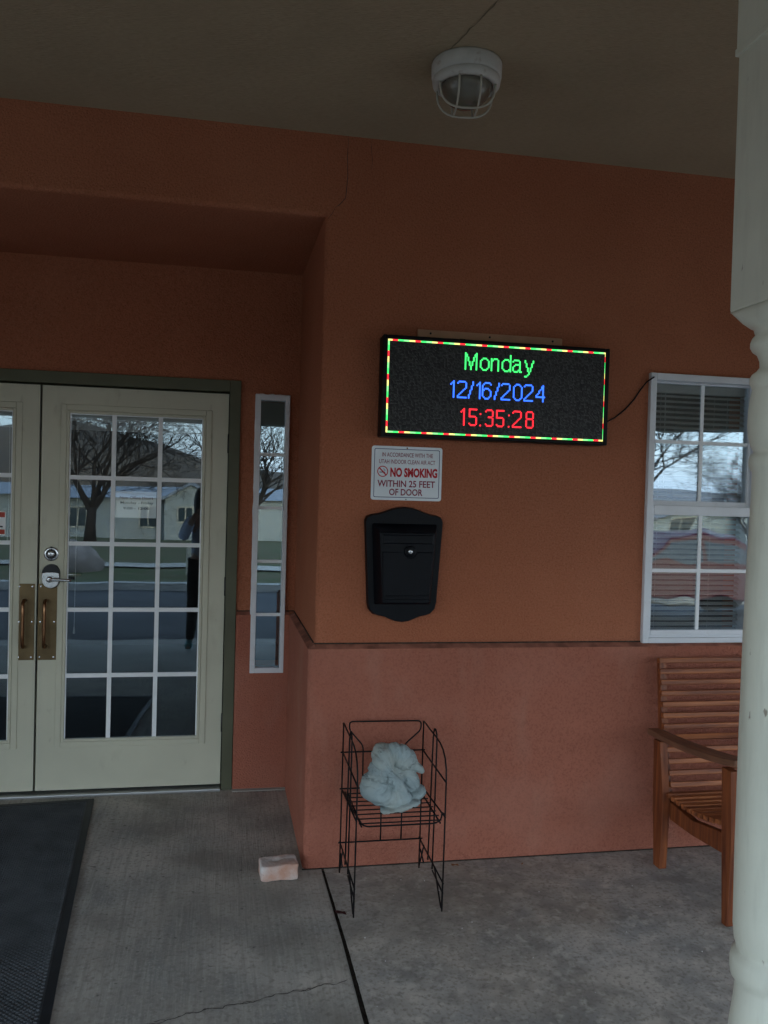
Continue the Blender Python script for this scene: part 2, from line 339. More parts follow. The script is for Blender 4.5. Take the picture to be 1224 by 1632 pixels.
# dark office room behind the glass
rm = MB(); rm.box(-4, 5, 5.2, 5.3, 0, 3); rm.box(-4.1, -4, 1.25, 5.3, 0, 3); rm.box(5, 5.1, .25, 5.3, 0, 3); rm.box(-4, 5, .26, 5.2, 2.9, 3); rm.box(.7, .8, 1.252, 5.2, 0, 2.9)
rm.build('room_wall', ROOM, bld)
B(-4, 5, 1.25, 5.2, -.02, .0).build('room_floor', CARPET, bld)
# olive door frame
fm = MB(); fw = .056
fm.box(FX0, FX0+fw, d-.018, d+.12, 0, FZ); fm.box(FX1-fw, FX1, d-.018, d+.12, 0, FZ); fm.box(FX0+fw, FX1-fw, d-.018, d+.12, FZ-fw-.004, FZ)
fm.build('door_frame', OLIVE, bld, bevel=.003)
st = MB(); st.box(FX1-fw-.002, FX1-fw-.016, d+.053, d+.12, 0.02, FZ-.062); st.box(FX0+fw+.002, FX0+fw+.016, d+.053, d+.12, .02, FZ-.062); st.box(FX0+fw+.016, FX1-fw-.016, d+.053, d+.12, FZ-.075, FZ-.061)
st.build('door_stop', OLIVE, bld)
B(FX0+fw+.002, FX1-fw-.002, d-.035, d+.12, -.002, .014).build('threshold', mat('aluminium', (.55,.56,.57), .35, metal=.9), bld, bevel=.004)
# ================================================================ DOORS
LZ0, LZ1 = .026, 2.056
def door(xa, xb, label, right):
    """leaf from xa to xb; the meeting stile is at xa when right else at xb"""
    t = thing('glass_door', label, 'door', ((xa+xb)/2, d, LZ0), 'paired entry doors')
    y0, y1 = d+.006, d+.05
    if right: gx0, gx1 = -.757, -.077
    else: gx1, gx0 = -.995, -1.675
    gz0, gz1 = .27, 1.937
    s = MB(); s.box(xa, gx0, y0, y1, LZ0, LZ1); s.box(gx1, xb, y0, y1, LZ0, LZ1); s.box(gx0, gx1, y0, y1, LZ0, gz0); s.box(gx0, gx1, y0, y1, gz1, LZ1)
    s.build('door_leaf', DOORP, t, bevel=0)
    e = MB(); q = .014     # glazing bead round the glass
    for (a, b, c, e2) in ((gx0, gx0+q, gz0, gz1), (gx1-q, gx1, gz0, gz1)): e.box(a, b, y0-.007, y0+.012, c, e2)
    for (c, e2) in ((gz0, gz0+q), (gz1-q, gz1)): e.box(gx0+q, gx1-q, y0-.007, y0+.012, c, e2)
    e.build('glazing_bead', DOORP, t, bevel=.003)
    e = MB()   # outer lip of the lite frame
    for (a, b, c, e2) in ((gx0-.03, gx0-.001, gz0-.03, gz1+.03), (gx1+.001, gx1+.03, gz0-.03, gz1+.03)): e.box(a, b, y0-.006, y0, c, e2)
    for (c, e2) in ((gz0-.03, gz0-.001), (gz1+.001, gz1+.03)): e.box(gx0-.001, gx1+.001, y0-.006, y0, c, e2)
    e.build('lite_frame', DOORP, t, bevel=.003)
    B(gx0+q, gx1-q, y0+.008, y0+.011, gz0+q, gz1-q).build('pane', G_DOOR, t)
    cols = [gx0+(gx1-gx0)*k/3 for k in (1, 2)]; rows = [gz0+(gz1-gz0)*k/5 for k in (1, 2, 3, 4)]
    for x in cols: B(x-.0105, x+.0105, y0+.002, y0+.0078, gz0+q, gz1-q).build('muntin', GRILLE, t)
    for z in rows:
        xs = [gx0+q, cols[0]-.0105, cols[0]+.0105, cols[1]-.0105, cols[1]+.0105, gx1-q]
        mm = MB()
        for k in range(3): mm.box(xs[2*k], xs[2*k+1], y0+.0019, y0+.0078, z-.0105, z+.0105)
        mm.build('muntin', GRILLE, t)
    for sx in (gx0+q+.003, gx1-q-.003): B(sx-.003, sx+.003, y0+.003, y0+.0078, gz0+q, gz1-q).build('spacer', GRILLE, t)
    B(gx0+q+.006, gx1-q-.006, y0+.003, y0+.0075, gz1-q-.005, gz1-q+.001).build('spacer', GRILLE, t)
    # raised mini blind on the inside
    bl = B(gx0+.01, gx1-.01, y1+.004, y1+.03, gz1-.05, gz1-.01).build('blind', BLIND, t)
    for k in range(9): B(gx0+.012, gx1-.012, y1+.004, y1+.029, gz1-.056-k*.0045, gz1-.0535-k*.0045).build('blind_slat', BLIND, bl)
    cx = gx0+.045 if right else gx1-.042
    cz = .84 if right else 1.30
    MB().tube([(cx, y1+.012, gz1-.06), (cx+.002, y1+.012, 1.5), (cx-.001, y1+.012, cz)], .0016, 5).build('blind_cord', BLIND, bl)
    MB().lathe([(.001,.04),(.004,.02),(.006,0),(.003,-.004)], (cx-.001, y1+.012, cz-.03), 8).build('cord_tassel', BLIND, bl)
    # pull plate, screws, handle
    px0, px1 = (-.877, -.787) if right else (-.9765, -.8925)
    yp = y0-.003
    pz0, pz1 = .685, 1.067
    pl = B(px0, px1, yp, y0-.0002, pz0, pz1).build('pull_plate', BRASS, t, bevel=.001)
    for sx in (px0+.012, px1-.012):
        for sz in (pz0+.014, .876, pz1-.014):
            MB().lathe([(.0045,0),(.004,-.002),(.001,-.0025)], (sx, yp, sz), 10, 'y').build('screw', CHROME, pl)
    hx = (px0+px1)/2-.006 if right else px1-.046
    yh = yp-.045
    P = [(hx, yp, .985), (hx, yp-.02, .985), (hx, yh+.008, .981), (hx, yh, .968)]+[(hx, yh, .968-.198*k/4) for k in (1, 2, 3)]+[(hx, yh, .770), (hx, yh+.008, .757), (hx, yp-.02, .753), (hx, yp, .753)]
    MB().tube(P, .0085, 10).build('pull_handle', BRONZE, t, smooth=True)
    # hinges on the outer edge
    hxg = xb+.004 if right else xa-.004
    for z in (1.80, 1.06, .35):
        h = MB().lathe([(.004,0),(.0065,.003),(.0065,.097),(.004,.10)], (hxg, y0-.006, z-.05), 8); h.build('hinge', DARKM, t, smooth=True)
    if right:
        dm = MB().lathe([(.036,0),(.036,-.004),(.033,-.007),(.026,-.008)], (-.818, y0, 1.217), 32, 'y'); db = dm.build('deadbolt', CHROME, t, smooth=True)
        MB().lathe([(.0255,0),(.0255,-.002)], (-.818, y0-.0085, 1.217), 28, 'y').build('deadbolt_ring', DARKM, db)
        MB().lathe([(.017,0),(.017,-.008),(.014,-.011),(.004,-.012)], (-.818, y0-.010, 1.217), 24, 'y').build('deadbolt_cylinder', CHROME, db, smooth=True)
        B(-.8195, -.8165, y0-.0235, y0-.0215, 1.212, 1.222).build('keyway', DARKM, db)
        for sz in (1.182, 1.246): B(-.823, -.813, y0-.0095, y0-.0075, sz, sz+.008).build('keyway', DARKM, db)
        # lever lock: stadium escutcheon, chrome below, black reader above
        cxl, ztop, zbot, rr = -.817, 1.122, 1.088, .045
        def stad(rr_, grow=0): return arc(cxl, ztop, rr_, 0, 180, 14)+arc(cxl, zbot, rr_, 180, 360, 14)
        ll = MB().prism(stad(rr), y0-.001, y0-.016, 'y', stad(rr-.004)).build('lever_lock', DARKM, t, smooth=False)
        ch = arc(cxl, zbot, rr-.004, 180, 360, 16)+[(cxl+rr-.004, 1.122), (cxl+.02, 1.127), (cxl-.02, 1.127), (cxl-rr+.004, 1.122)]
        MB().prism(ch, y0-.0162, y0-.022, 'y').build('escutcheon', CHROME, ll, bevel=.003)
        MB().lathe([(.016,0),(.016,-.02),(.013,-.03),(.006,-.031)], (cxl, y0-.022, 1.093), 20, 'y').build('lever_hub', CHROME, ll, smooth=True)
        MB().tube([(cxl, y0-.045, 1.093), (cxl+.02, y0-.047, 1.092), (cxl+.08, y0-.047, 1.090), (cxl+.103, y0-.045, 1.0895)], [.009,.0085,.007,.006], 10).build('lever', CHROME, ll, smooth=True)
        MB().tube([(cxl, y1+.001, 1.106), (cxl, y1+.05, 1.106), (cxl+.02, y1+.055, 1.106), (cxl+.13, y1+.055, 1.104)], [.009,.009,.0085,.0075], 10).build('inside_lever', CHROME, ll, smooth=True)
    else:
        B(xb-.002, xb+.001, y0-.003, y0+.004, LZ0, LZ1).build('astragal', DARKM, t)
    return t
leafr = door(DC+.003, .0355, 'right entry door leaf with divided glass, round deadbolt and chrome lever', True)
leafl = door(DC*2-.0355, DC-.005, 'left entry door leaf with a bare pull plate and a red sticker on its glass', False)
# notice taped inside the right leaf
nb = thing('paper_notice', 'white paper office hours notice taped inside the glass of the right door', 'notice', (-.43, d+.03, 1.41))
ny = d+.0185
NX0, NX1, NZ0, NZ1 = -.520, -.318, 1.405, 1.540
B(NX0, NX1, ny, ny+.0008, NZ0, NZ1).build('paper', PAPER, nb)
def ftext(s, x0, x1, z0, z1, y, m, par, name='lettering', bold=0): return text_mb(s, x0, x1, z0, z1, y, bold).build(name, m, par, fixn=False)
ftext('New Office Hours', NX0+.022, NX1-.016, 1.500, 1.516, ny-.0012, mat('brown_ink', (.30,.16,.14), .7), nb, bold=.01)
ftext('Monday - Friday', NX0+.026, NX1-.014, 1.472, 1.489, ny-.0012, INK, nb, bold=.02)
ftext('9:00 - 12:00', NX0+.040, NX1-.034, 1.447, 1.460, ny-.0012, INK, nb, bold=.02)
sk = thing('door_sticker', 'red and white sticker on the glass of the left door', 'sticker', (-1.08, d+.005, 1.31))
sy = d+.0125
B(-1.125, -1.037, sy, sy+.0006, 1.307, 1.424).build('backing', PAPER, sk)
B(-1.121, -1.041, sy-.001, sy-.0004, 1.395, 1.420).build('red_band', mat('red_print', (.42,.05,.03), .5), sk)
B(-1.121, -1.041, sy-.001, sy-.0004, 1.311, 1.334).build('red_band', bpy.data.materials['red_print'], sk)
B(-1.112, -1.050, sy-.001, sy-.0004, 1.345, 1.352).build('dark_print', INK, sk)
# ================================================================ SIDELIGHT
sl = thing('sidelight_window', 'tall narrow white framed window between the doors and the corner', 'window', (.26, d, .611))
def wobble(o, amp, seed):   # ragged caulk edge
    pass
fr = MB(); yo = d-.03
fo = (.1725, .3475, .611, 2.060); fi = (.199, .326, .638, 2.032)
fr.box(fo[0], fi[0], yo, d+.05, fo[2], fo[3]); fr.box(fi[1], fo[1], yo, d+.05, fo[2], fo[3]); fr.box(fi[0], fi[1], yo, d+.05, fo[2], fi[2]); fr.box(fi[0], fi[1], yo, d+.05, fi[3], fo[3])
fr.build('window_frame', VINYL, sl, bevel=.002)
ck = MB(); rnd = random.Random(3)   # ragged paint and caulk outside the frame
def raggedv(x, s, z0, z1):
    n = 60; vs = []
    for i in range(n+1):
        z = z0+(z1-z0)*i/n; wv = .0015+.0035*abs(noise.noise(Vector((x*9, 0, z*14))))+.0015*rnd.random(); vs += [(x, yo+.004, z), (x+s*wv, yo+.008, z)]
    ck.add(vs, [(2*i, 2*i+1, 2*i+3, 2*i+2) for i in range(n)])
def raggedh(z, s, x0, x1):
    n = 14; vs = []
    for i in range(n+1):
        x = x0+(x1-x0)*i/n; wv = .001+.005*rnd.random(); vs += [(x, yo+.004, z), (x, yo+.008, z+s*wv)]
    ck.add(vs, [(2*i, 2*i+1, 2*i+3, 2*i+2) for i in range(n)])
raggedv(fo[0], -1, fo[2], fo[3]); raggedv(fo[1], 1, fo[2], fo[3]); raggedh(fo[3], 1, fo[0], fo[1]); raggedh(fo[2], -1, fo[0], fo[1])
ck.build('caulk', VINYL, sl)
B(fi[0], fi[1], d-.006, d-.003, fi[2], fi[3]).build('pane', G_SIDE, sl)
for z in (1.751, 1.473, 1.194, .915): B(fi[0], fi[1], d-.012, d-.0062, z-.008, z+.008).build('muntin', GRILLE, sl)
# ================================================================ MAIN WINDOW
wn = thing('sash_window', 'white double hung window with grilles above the slatted bench', 'window', (2.147, 0, .927))
fr = MB(); yo = -.022
x0, x1, z0, z1 = 1.864, 2.43, .927, 2.133
fr.box(x0, x0+.03, yo, .12, z0, z1); fr.box(x1-.03, x1, yo, .12, z0, z1); fr.box(x0+.03, x1-.03, yo, .12, z1-.03, z1); fr.box(x0+.03, x1-.03, yo, .12, z0, z0+.024)
fr.build('window_frame', VINYL, wn, bevel=.003)
fr = MB(); fr.box(x0+.03, x1-.03, yo+.012, .02, z0+.024, z0+.034); fr.build('sill_step', VINYL, wn, bevel=.002)
def sash(name, sx0, sx1, sz0, sz1, ya, yb, wv, wt, wbm, vx, hz, gm):
    q = MB(); q.box(sx0, sx0+wv, ya, yb, sz0, sz1); q.box(sx1-wv, sx1, ya, yb, sz0, sz1); q.box(sx0+wv, sx1-wv, ya, yb, sz1-wt, sz1); q.box(sx0+wv, sx1-wv, ya, yb, sz0, sz0+wbm)
    s = q.build(name, VINYL, wn, bevel=.003)
    yg = (ya+yb)/2
    B(sx0+wv, sx1-wv, yg-.002, yg, sz0+wbm, sz1-wt).build('pane', gm, s)
    B(vx-.008, vx+.008, yg-.008, yg-.0022, sz0+wbm, sz1-wt).build('muntin', GRILLE, s)
    for a, b in ((sx0+wv, vx-.008), (vx+.008, sx1-wv)): B(a, b, yg-.0081, yg-.0022, hz-.008, hz+.008).build('muntin', GRILLE, s)
sash('upper_sash', 1.894, 2.40, 1.515, 2.103, .02, .05, .017, .008, .052, 2.149, 1.833, G_WIN)
G_WIN2 = glass('window_glass_lower', .16, .5, 3.2, (.97,.98,.985), .005, 9)
sash('lower_sash', 1.872+.022, 2.40, .961, 1.545, -.012, .0185, .012, .043, .024, 2.139, 1.252, G_WIN2)
wbd = thing('window_blind', 'lowered horizontal slat blind inside the white sash window', 'blind', (2.147, .08, .96))
B(1.896, 2.398, .07, .10, 2.06, 2.10).build('head_rail', BLIND, wbd)
sm = None
for k in range(46):
    z = 2.045-k*.0238
    if sm is None:
        mb = MB(); mb.add([(1.898,.072,z-.006),(2.396,.072,z-.006),(2.396,.094,z+.006),(1.898,.094,z+.006),(1.898,.072,z-.0045),(2.396,.072,z-.0045),(2.396,.094,z+.0075),(1.898,.094,z+.0075)], [(0,3,2,1),(4,5,6,7),(0,1,5,4),(1,2,6,5),(2,3,7,6),(3,0,4,7)])
        sm = mb.build('slat', BLIND, wbd); zz = z
    else:
        c = sm.copy(); C.objects.link(c); c.parent = wbd; c.location = (0, 0, z-zz)
for xx in (1.965, 2.235): MB().tube([(xx, .069, 2.06), (xx, .069, .96)], .0012, 4).build('ladder_cord', BLIND, wbd)
MB().tube([(1.985, .066, 2.06), (1.99, .066, 1.62)], .0022, 6).build('tilt_wand', BLIND, wbd)
MB().tube([(2.30, .066, 2.06), (2.30, .066, 1.90)], .0015, 5).build('pull_cord', BLIND, wbd)
# ================================================================ GROUND
def gz(y):
    P = [(5,0),(-.6,0),(-2.2,-.075),(-3.3,-.17),(-4.6,-.2),(-11,-.33)]
    for (a, za), (b, zb) in zip(P, P[1:]):
        if y >= b: return za+(zb-za)*(a-y)/(a-b) if a != b else za
    return -.33
def strip(x0, x1, ys, dz, th, name, m, nx=1, fn=gz):
    mb = MB(); n = len(ys)
    top = [(x, y, fn(y)+dz) for y in ys for x in (x0, x1)]; bot = [(x, y, fn(y)+dz-th) for y in ys for x in (x0, x1)]
    fs = []
    for i in range(n-1):
        a = 2*i; fs += [(a, a+1, a+3, a+2), (2*n+a, 2*n+a+2, 2*n+a+3, 2*n+a+1), (a, a+2, 2*n+a+2, 2*n+a), (a+1, 2*n+a+1, 2*n+a+3, a+3)]
    fs += [(0, 2*n, 2*n+1, 1), (2*n-2, 2*n-1, 4*n-1, 4*n-2)]
    return struct(mb.add(top+bot, fs).build(name, m))
JX = .4565
ysA = [1.24, 0, -.6, -1.4, -2.2, -2.495]
# left slab ends at the joint; the joint widens towards the street
def slab(side, name, m):
    mb = MB(); ys = [1.24, -.03, -.3, -.6, -1.066, -1.4, -2.2, -2.495]
    vs = []
    for y in ys:
        e = JX-.003+(.013*(-y) if y < 0 else 0)*1.0
        hw = .0055+.0035*max(0, -y)
        xs = (-9, e-hw) if side < 0 else (e+hw, 10)
        vs += [(xs[0], y, gz(y)), (xs[1], y, gz(y))]
    n = len(ys); vs += [(a, b, c-.12) for a, b, c in vs]; fs = []
    for i in range(n-1):
        a = 2*i; fs += [(a, a+1, a+3, a+2), (2*n+a, 2*n+a+2, 2*n+a+3, 2*n+a+1), (a, a+2, 2*n+a+2, 2*n+a), (a+1, 2*n+a+1, 2*n+a+3, a+3)]
    fs += [(0, 2*n, 2*n+1, 1), (2*n-2, 2*n-1, 4*n-1, 4*n-2)]
    return struct(mb.add(vs, fs).build(name, m))
slabL = slab(-1, 'porch_floor_left', CONC); slabR = slab(1, 'porch_floor_right', CONC2)
# joint filler with debris
jm = MB(); rnd = random.Random(11); pts = []
n = 120
for i in range(n+1):
    y = -.03-i*2.46/n; e = JX-.003+.013*(-y); hw = .0065+.0036*(-y)
    for q in (-1, -.4, .3, 1): pts.append((e+hw*q, y, gz(y)-.010+.005*rnd.random()+(.004 if rnd.random() < .12 else 0)))
jm.add(pts, [(4*i+k, 4*i+k+1, 4*i+k+5, 4*i+k+4) for i in range(n) for k in range(3)])
struct(jm.build('joint_filler', JOINT_SHADE))
# worn pale lip along the left edge of the joint
lip = MB(); vs = []
for i in range(61):
    y = -.05-i*2.4/60; e = JX-.003+.013*(-y)-(.0055+.0035*(-y)); ww = .002+.0035*rnd.random(); vs += [(e-.0005, y, gz(y)+.0012), (e-ww-.001, y, gz(y)+.0012)]
lip.add(vs, [(2*i, 2*i+1, 2*i+3, 2*i+2) for i in range(60)]).build('joint_edge', SIDEW, None)['kind'] = 'structure'
def crackline(P, w, seed): return ribbon(P, w, lambda x, y: (x, y, gz(y)+.0018), seed)
def finecrack(a, b, n, amp, seed):
    rnd = random.Random(seed); P = []; off = 0
    for i in range(n+1):
        t = i/n; off = off*.8+rnd.uniform(-amp, amp); P.append((a[0]+(b[0]-a[0])*t, a[1]+(b[1]-a[1])*t+off))
    return P
cA = finecrack((.44,-.815), (.05,-.905), 40, .006, 4)+finecrack((.045,-.907), (-.60,-1.02), 60, .007, 5)
cm = crackline(cA, .0036, 1)
for k in (12, 30, 44, 55, 70): cm.add(crackline(finecrack(cA[k], (cA[k][0]-.05, cA[k][1]-.006), 8, .004, k), .0028, k).v, [(2*i, 2*i+1, 2*i+3, 2*i+2) for i in range(8)])
struct(cm.build('floor_crack', mat('floor_crack_dirt', (.10,.09,.08), .95, 30, .4)))
struct(MB().prism([(d-.001,0),(d-.05,0),(d-.05,.004),(d-.001,.012)], FX1+.001, Xc-wp-.001, 'x').build('grout_fillet', SIDEW))
struct(B(Xc-wp-.004, 8, -wp-.0055, -wp-.0005, -.004, .0035).build('wall_gap', JOINT_SHADE))
strip(-9, 10, [-2.505, -3.3, -4.2, -4.75], .0, .15, 'sidewalk', SIDEW)
# driveway, far kerb, lawn
def gfar(y):
    P = [(-4.75,-.215),(-11,-.33),(-12,-.30),(-16,-.33),(-30,-.68),(-45,-1.3),(-70,-1.7),(-200,-2.5),(-900,-2.5)]
    for (a, za), (b, zb) in zip(P, P[1:]):
        if y >= b: return za+(zb-za)*(a-y)/(a-b)
    return -2.5
strip(-60, 60, [-4.76, -7, -9, -10.9], 0, .1, 'driveway', ASPH, fn=gfar)
KERB = mat('kerb_concrete', (.36,.36,.34), .9, 3, .15)
kb = MB()
def kerby(x): return -10.4-.9*math.sin((x+1.5)*.18)**2
n = 80
vs = []
for i in range(n+1):
    x = -40+80*i/n; y = kerby(x); vs += [(x, y+.0, -.34), (x, y-.01, -.19), (x, y-.18, -.18), (x, y-.18, -.5)]
kb.add(vs, [(4*i+k, 4*i+(k+1) % 4, 4*i+4+(k+1) % 4, 4*i+4+k) for i in range(n) for k in range(4)])
struct(kb.build('kerb', KERB))
GRASS = mat('winter_grass', (.045,.065,.018), .95, 1.2, .3, bump=.5, bump_s=60, col2=(.085,.07,.035))
overlay(GRASS, 3, (.13,.11,.06), .5, .75, .5)
lw = MB(); xs = [-300,-120,-60,-40]+[-40+80*i/20 for i in range(1, 21)]+[60,120,300]; vs = []
ys = [-12.2,-13,-15,-17,-20,-25,-30,-37,-45,-60,-90,-200,-900]
for x in xs:
    vs.append((x, kerby(max(-40, min(40, x)))-.18, -.19))
    for y in ys: vs.append((x, y, gfar(y)+.03*noise.noise(Vector((x*.2, y*.2, 0)))))
m_ = len(ys)+1
lw.add(vs, [(i*m_+k, i*m_+k+1, (i+1)*m_+k+1, (i+1)*m_+k) for i in range(len(xs)-1) for k in range(m_-1)])
struct(lw.build('lawn', GRASS))
struct(B(-300, 300, -900, 40, -3.2, -3.0).build('ground', mat('soil', (.12,.10,.07), .95, .3, .2)))
pm = MB(); vs = []
for i in range(41):
    x = -20+40*i/40; y = -14.6+.6*math.sin(x*.3)-.02*x; vs += [(x, y, gfar(y)+.04), (x, y-1.3, gfar(y-1.3)+.04)]
pm.add(vs, [(2*i, 2*i+1, 2*i+3, 2*i+2) for i in range(40)])
struct(pm.build('garden_path', SIDEW))
HILL = mat('dry_hill', (.11,.085,.06), .95, .03, .3, col2=(.07,.06,.05))
hm = MB(); n = 90; rows = 8; vs = []
for i in range(n+1):
    x = -420+840*i/n
    h = 15+9*noise.noise(Vector((x*.009, 1.3, 0)))+3*noise.noise(Vector((x*.04, 4, 0)))+14*math.exp(-((x+75)/55)**2)-8*math.exp(-((x-15)/45)**2)-24*(1/(1+math.exp(-(x-75)/22)))
    for k in range(rows): t = k/(rows-1); vs.append((x+6*noise.noise(Vector((x*.03, t*5, 1))), -300-90*t, -3+(h+3)*math.sin(t*math.pi/2)+1.5*noise.noise(Vector((x*.05, t*6, 7)))*t))
hm.add(vs, [(i*rows+k, (i+1)*rows+k, (i+1)*rows+k+1, i*rows+k+1) for i in range(n) for k in range(rows-1)])
struct(hm.build('hill', HILL, smooth=True))
# ================================================================ PORCH POSTS
def post(x, y, zb, label, half=.079, rs=1.0):
    t = thing('porch_post', label, 'post', (x, y, zb), 'turned porch posts')
    a = .0
    q = MB()
    # square upper block with chamfered lower end
    q.box(x-half, x+half, y-half, y+half, 1.945, 2.95 if zb > -.15 else 2.42)
    for i in range(3): pass
    q.build('square_block', POST, t, bevel=.004)
    prof = [(.118,1.945),(.100,1.935),(.086,1.920),(.072,1.909),(.064,1.905),(.062,1.897),(.060,1.892),(.066,1.885),(.069,1.876),(.069,1.868),(.065,1.860),(.056,1.853),(.051,1.840),(.0505,1.828),(.056,1.820),(.064,1.814),(.068,1.806),(.068,1.797),(.064,1.790),(.0625,1.784),(.066,1.765),(.0685,1.74),(.069,1.715),(.067,1.692),(.062,1.673),(.057,1.664),(.056,1.660),(.0615,1.655),(.0645,1.646),(.0645,1.636),(.0615,1.627),(.0575,1.622),(.0575,1.58),(.061,1.45),(.0635,1.30),(.0645,1.1),(.0645,.85),(.0630,.72),(.0600,.690),(.0560,.676),(.0555,.670),(.0640,.664),(.0665,.650),(.0665,.632),(.0640,.618),(.0560,.608),(.0555,.600),(.0580,.57),(.0640,.52),(.0680,.47),(.0690,.42),(.064,.36),(.060,.34),(.070,.33),(.072,.31),(.070,.295),(.062,.288),(.075,.275),(.095,.262),(.115,.255)]
    n = 48; sh = MB(); base = []
    for rr, z in prof:
        if rr > .082:  # lamb's tongue: circle squared off by the block
            ring = []
            for k in range(n):
                q_ = 2*math.pi*k/n; cx, sy_ = math.cos(q_), math.sin(q_); s_ = min(rr, (half-.001)/max(abs(cx), abs(sy_))); ring.append((x+cx*s_, y+sy_*s_, z))
        else: ring = [(x+rr*math.cos(2*math.pi*k/n), y+rr*math.sin(2*math.pi*k/n), z) for k in range(n)]
        base += ring
    m2 = len(prof)
    sh.add(base, [(i*n+k, i*n+(k+1) % n, (i+1)*n+(k+1) % n, (i+1)*n+k) for i in range(m2-1) for k in range(n)]+[tuple(range(n)), tuple(reversed([(m2-1)*n+k for k in range(n)]))])
    sh.build('turned_shaft', POST, t, smooth=True)
    B(x-half, x+half, y-half, y+half, zb, .255).build('square_base', POST, t, bevel=.004)
    if zb > -.15:
        c = MB(); c.box(x-half-.005, x+half+.005, y-half-.005, y+half+.005, 2.46, 2.475); c.box(x-half-.003, x+half+.003, y-half-.003, y+half+.003, 2.475, Zc-.002)
        c.build('top_casing', POST, t, bevel=.002)
    return t
post(1.085, -1.99, gz(-1.99), 'large pale turned porch post at the right edge of the picture')
post(-5.85, -5.6, gz(-4.7)-.03, 'pale turned post at the far left end of the front beam')
post(3.3, -5.6, gz(-4.7)-.03, 'pale turned post under the front beam near the parked red car')
# ================================================================ LED SIGN
sg = thing('led_sign', 'black framed electronic message board showing day, date and time', 'led sign', (1.13, 0, 1.80))
SX0, SX1, SZ0, SZ1, SY = .638, 1.630, 1.796, 2.211, -.09
cs = MB(); yb = -.012
cs.box(SX0, SX1, SY+.012, yb, SZ0, SZ1); cs.build('case', BLACKP, sg, bevel=.006)
e = MB(); q = .019
e.box(SX0, SX0+q, SY-.003, SY+.0118, SZ0, SZ1); e.box(SX1-q, SX1, SY-.003, SY+.0118, SZ0, SZ1); e.box(SX0+q, SX1-q, SY-.003, SY+.0118, SZ0, SZ0+q-.004); e.box(SX0+q, SX1-q, SY-.003, SY+.0118, SZ1-q+.002, SZ1)
e.build('bezel', BLACKP, sg, bevel=.004)
# dark LED matrix face: grid of unlit diodes
P = .00594; FX_, FZ_ = .659, 2.1935
LM = bpy.data.materials.new('led_matrix'); LM.use_nodes = True; t = LM.node_tree; p = t.nodes['Principled BSDF']; l = t.links.new
tcn = t.nodes.new('ShaderNodeTexCoord'); mp = t.nodes.new('ShaderNodeMapping'); mp.inputs['Scale'].default_value = (1/P, 1, 1/P)
sp = t.nodes.new('ShaderNodeSeparateXYZ'); l(tcn.outputs['Object'], mp.inputs[0]); l(mp.outputs[0], sp.inputs[0])
def mth(op, a, b=None):
    n_ = t.nodes.new('ShaderNodeMath'); n_.operation = op
    for i, v_ in enumerate((a, b)):
        if v_ is None: continue
        if isinstance(v_, (int, float)): n_.inputs[i].default_value = v_
        else: l(v_, n_.inputs[i])
    return n_.outputs[0]
gxm = mth('LESS_THAN', mth('FRACT', sp.outputs[0]), .22); gzm = mth('LESS_THAN', mth('FRACT', sp.outputs[2]), .22); gr = mth('MAXIMUM', gxm, gzm)
wn_ = t.nodes.new('ShaderNodeTexWhiteNoise'); sn = t.nodes.new('ShaderNodeVectorMath'); sn.operation = 'FLOOR'; l(mp.outputs[0], sn.inputs[0]); l(sn.outputs[0], wn_.inputs['Vector'])
mxl = t.nodes.new('ShaderNodeMix'); mxl.data_type = 'RGBA'; mxl.inputs[6].default_value = (.006,.0065,.008,1); mxl.inputs[7].default_value = (.16,.16,.16,1)
l(mth('MULTIPLY', gr, mth('POWER', wn_.outputs['Value'], 1.3)), mxl.inputs['Factor']); l(mxl.outputs[2], p.inputs['Base Color']); p.inputs['Roughness'].default_value = .6
B(SX0+q-.001, SX1-q+.001, SY+.003, SY+.0115, SZ0+q-.005, SZ1-q+.003).build('screen', LM, sg)
GL = {}
GL['1'] = "..1|.11|1.1|..1|..1|..1|..1|..1|..1|..1|..1|..1"
GL['2'] = ".11111.|1.....1|......1|......1|......1|.....1.|....1..|...1...|..1....|.1.....|1......|1111111"
GL['6'] = "..1111.|.1....1|1......|1......|1.111..|11...1.|1.....1|1.....1|1.....1|1.....1|.1...1.|..111.."
GL['0'] = "..111..|.1...1.|1.....1|1.....1|1.....1|1.....1|1.....1|1.....1|1.....1|1.....1|.1...1.|..111.."
GL['4'] = ".....1.|....11.|....11.|...1.1.|..1..1.|..1..1.|.1...1.|1....1.|1111111|.....1.|.....1.|.....1."
GL['5'] = "111111|1.....|1.....|1.....|1.....|11111.|.....1|.....1|.....1|.....1|1....1|.1111."
GL['3'] = ".1111.|1....1|.....1|.....1|.....1|..111.|.....1|.....1|.....1|.....1|1....1|.1111."
GL['8'] = ".1111.|1....1|1....1|1....1|1....1|.1111.|1....1|1....1|1....1|1....1|1....1|.1111."
GL['/'] = "...1|...1|...1|..1.|..1.|..1.|.1..|.1..|.1..|1...|1...|1..."
GL[':'] = ".|.|.|1|.|.|.|.|.|.|.|1"
GL['M'] = "1.......1|11.....11|11.....11|1.1...1.1|1.1...1.1|1.1...1.1|1..1.1..1|1..1.1..1|1..1.1..1|1...1...1|1...1...1|1...1...1"
GL['o'] = ".......|.......|.......|..111..|.1...1.|1.....1|1.....1|1.....1|1.....1|1.....1|.1...1.|..111.."
GL['n'] = "......|......|......|1.111.|11...1|1....1|1....1|1....1|1....1|1....1|1....1|1....1"
GL['d'] = "......1|......1|......1|..111.1|.1...11|1.....1|1.....1|1.....1|1.....1|1.....1|.1...11|..111.1"
GL['a'] = ".......|.......|.......|.1111..|1....1.|.....1.|..1111.|.1...1.|1....1.|1....1.|1...11.|.111.11"
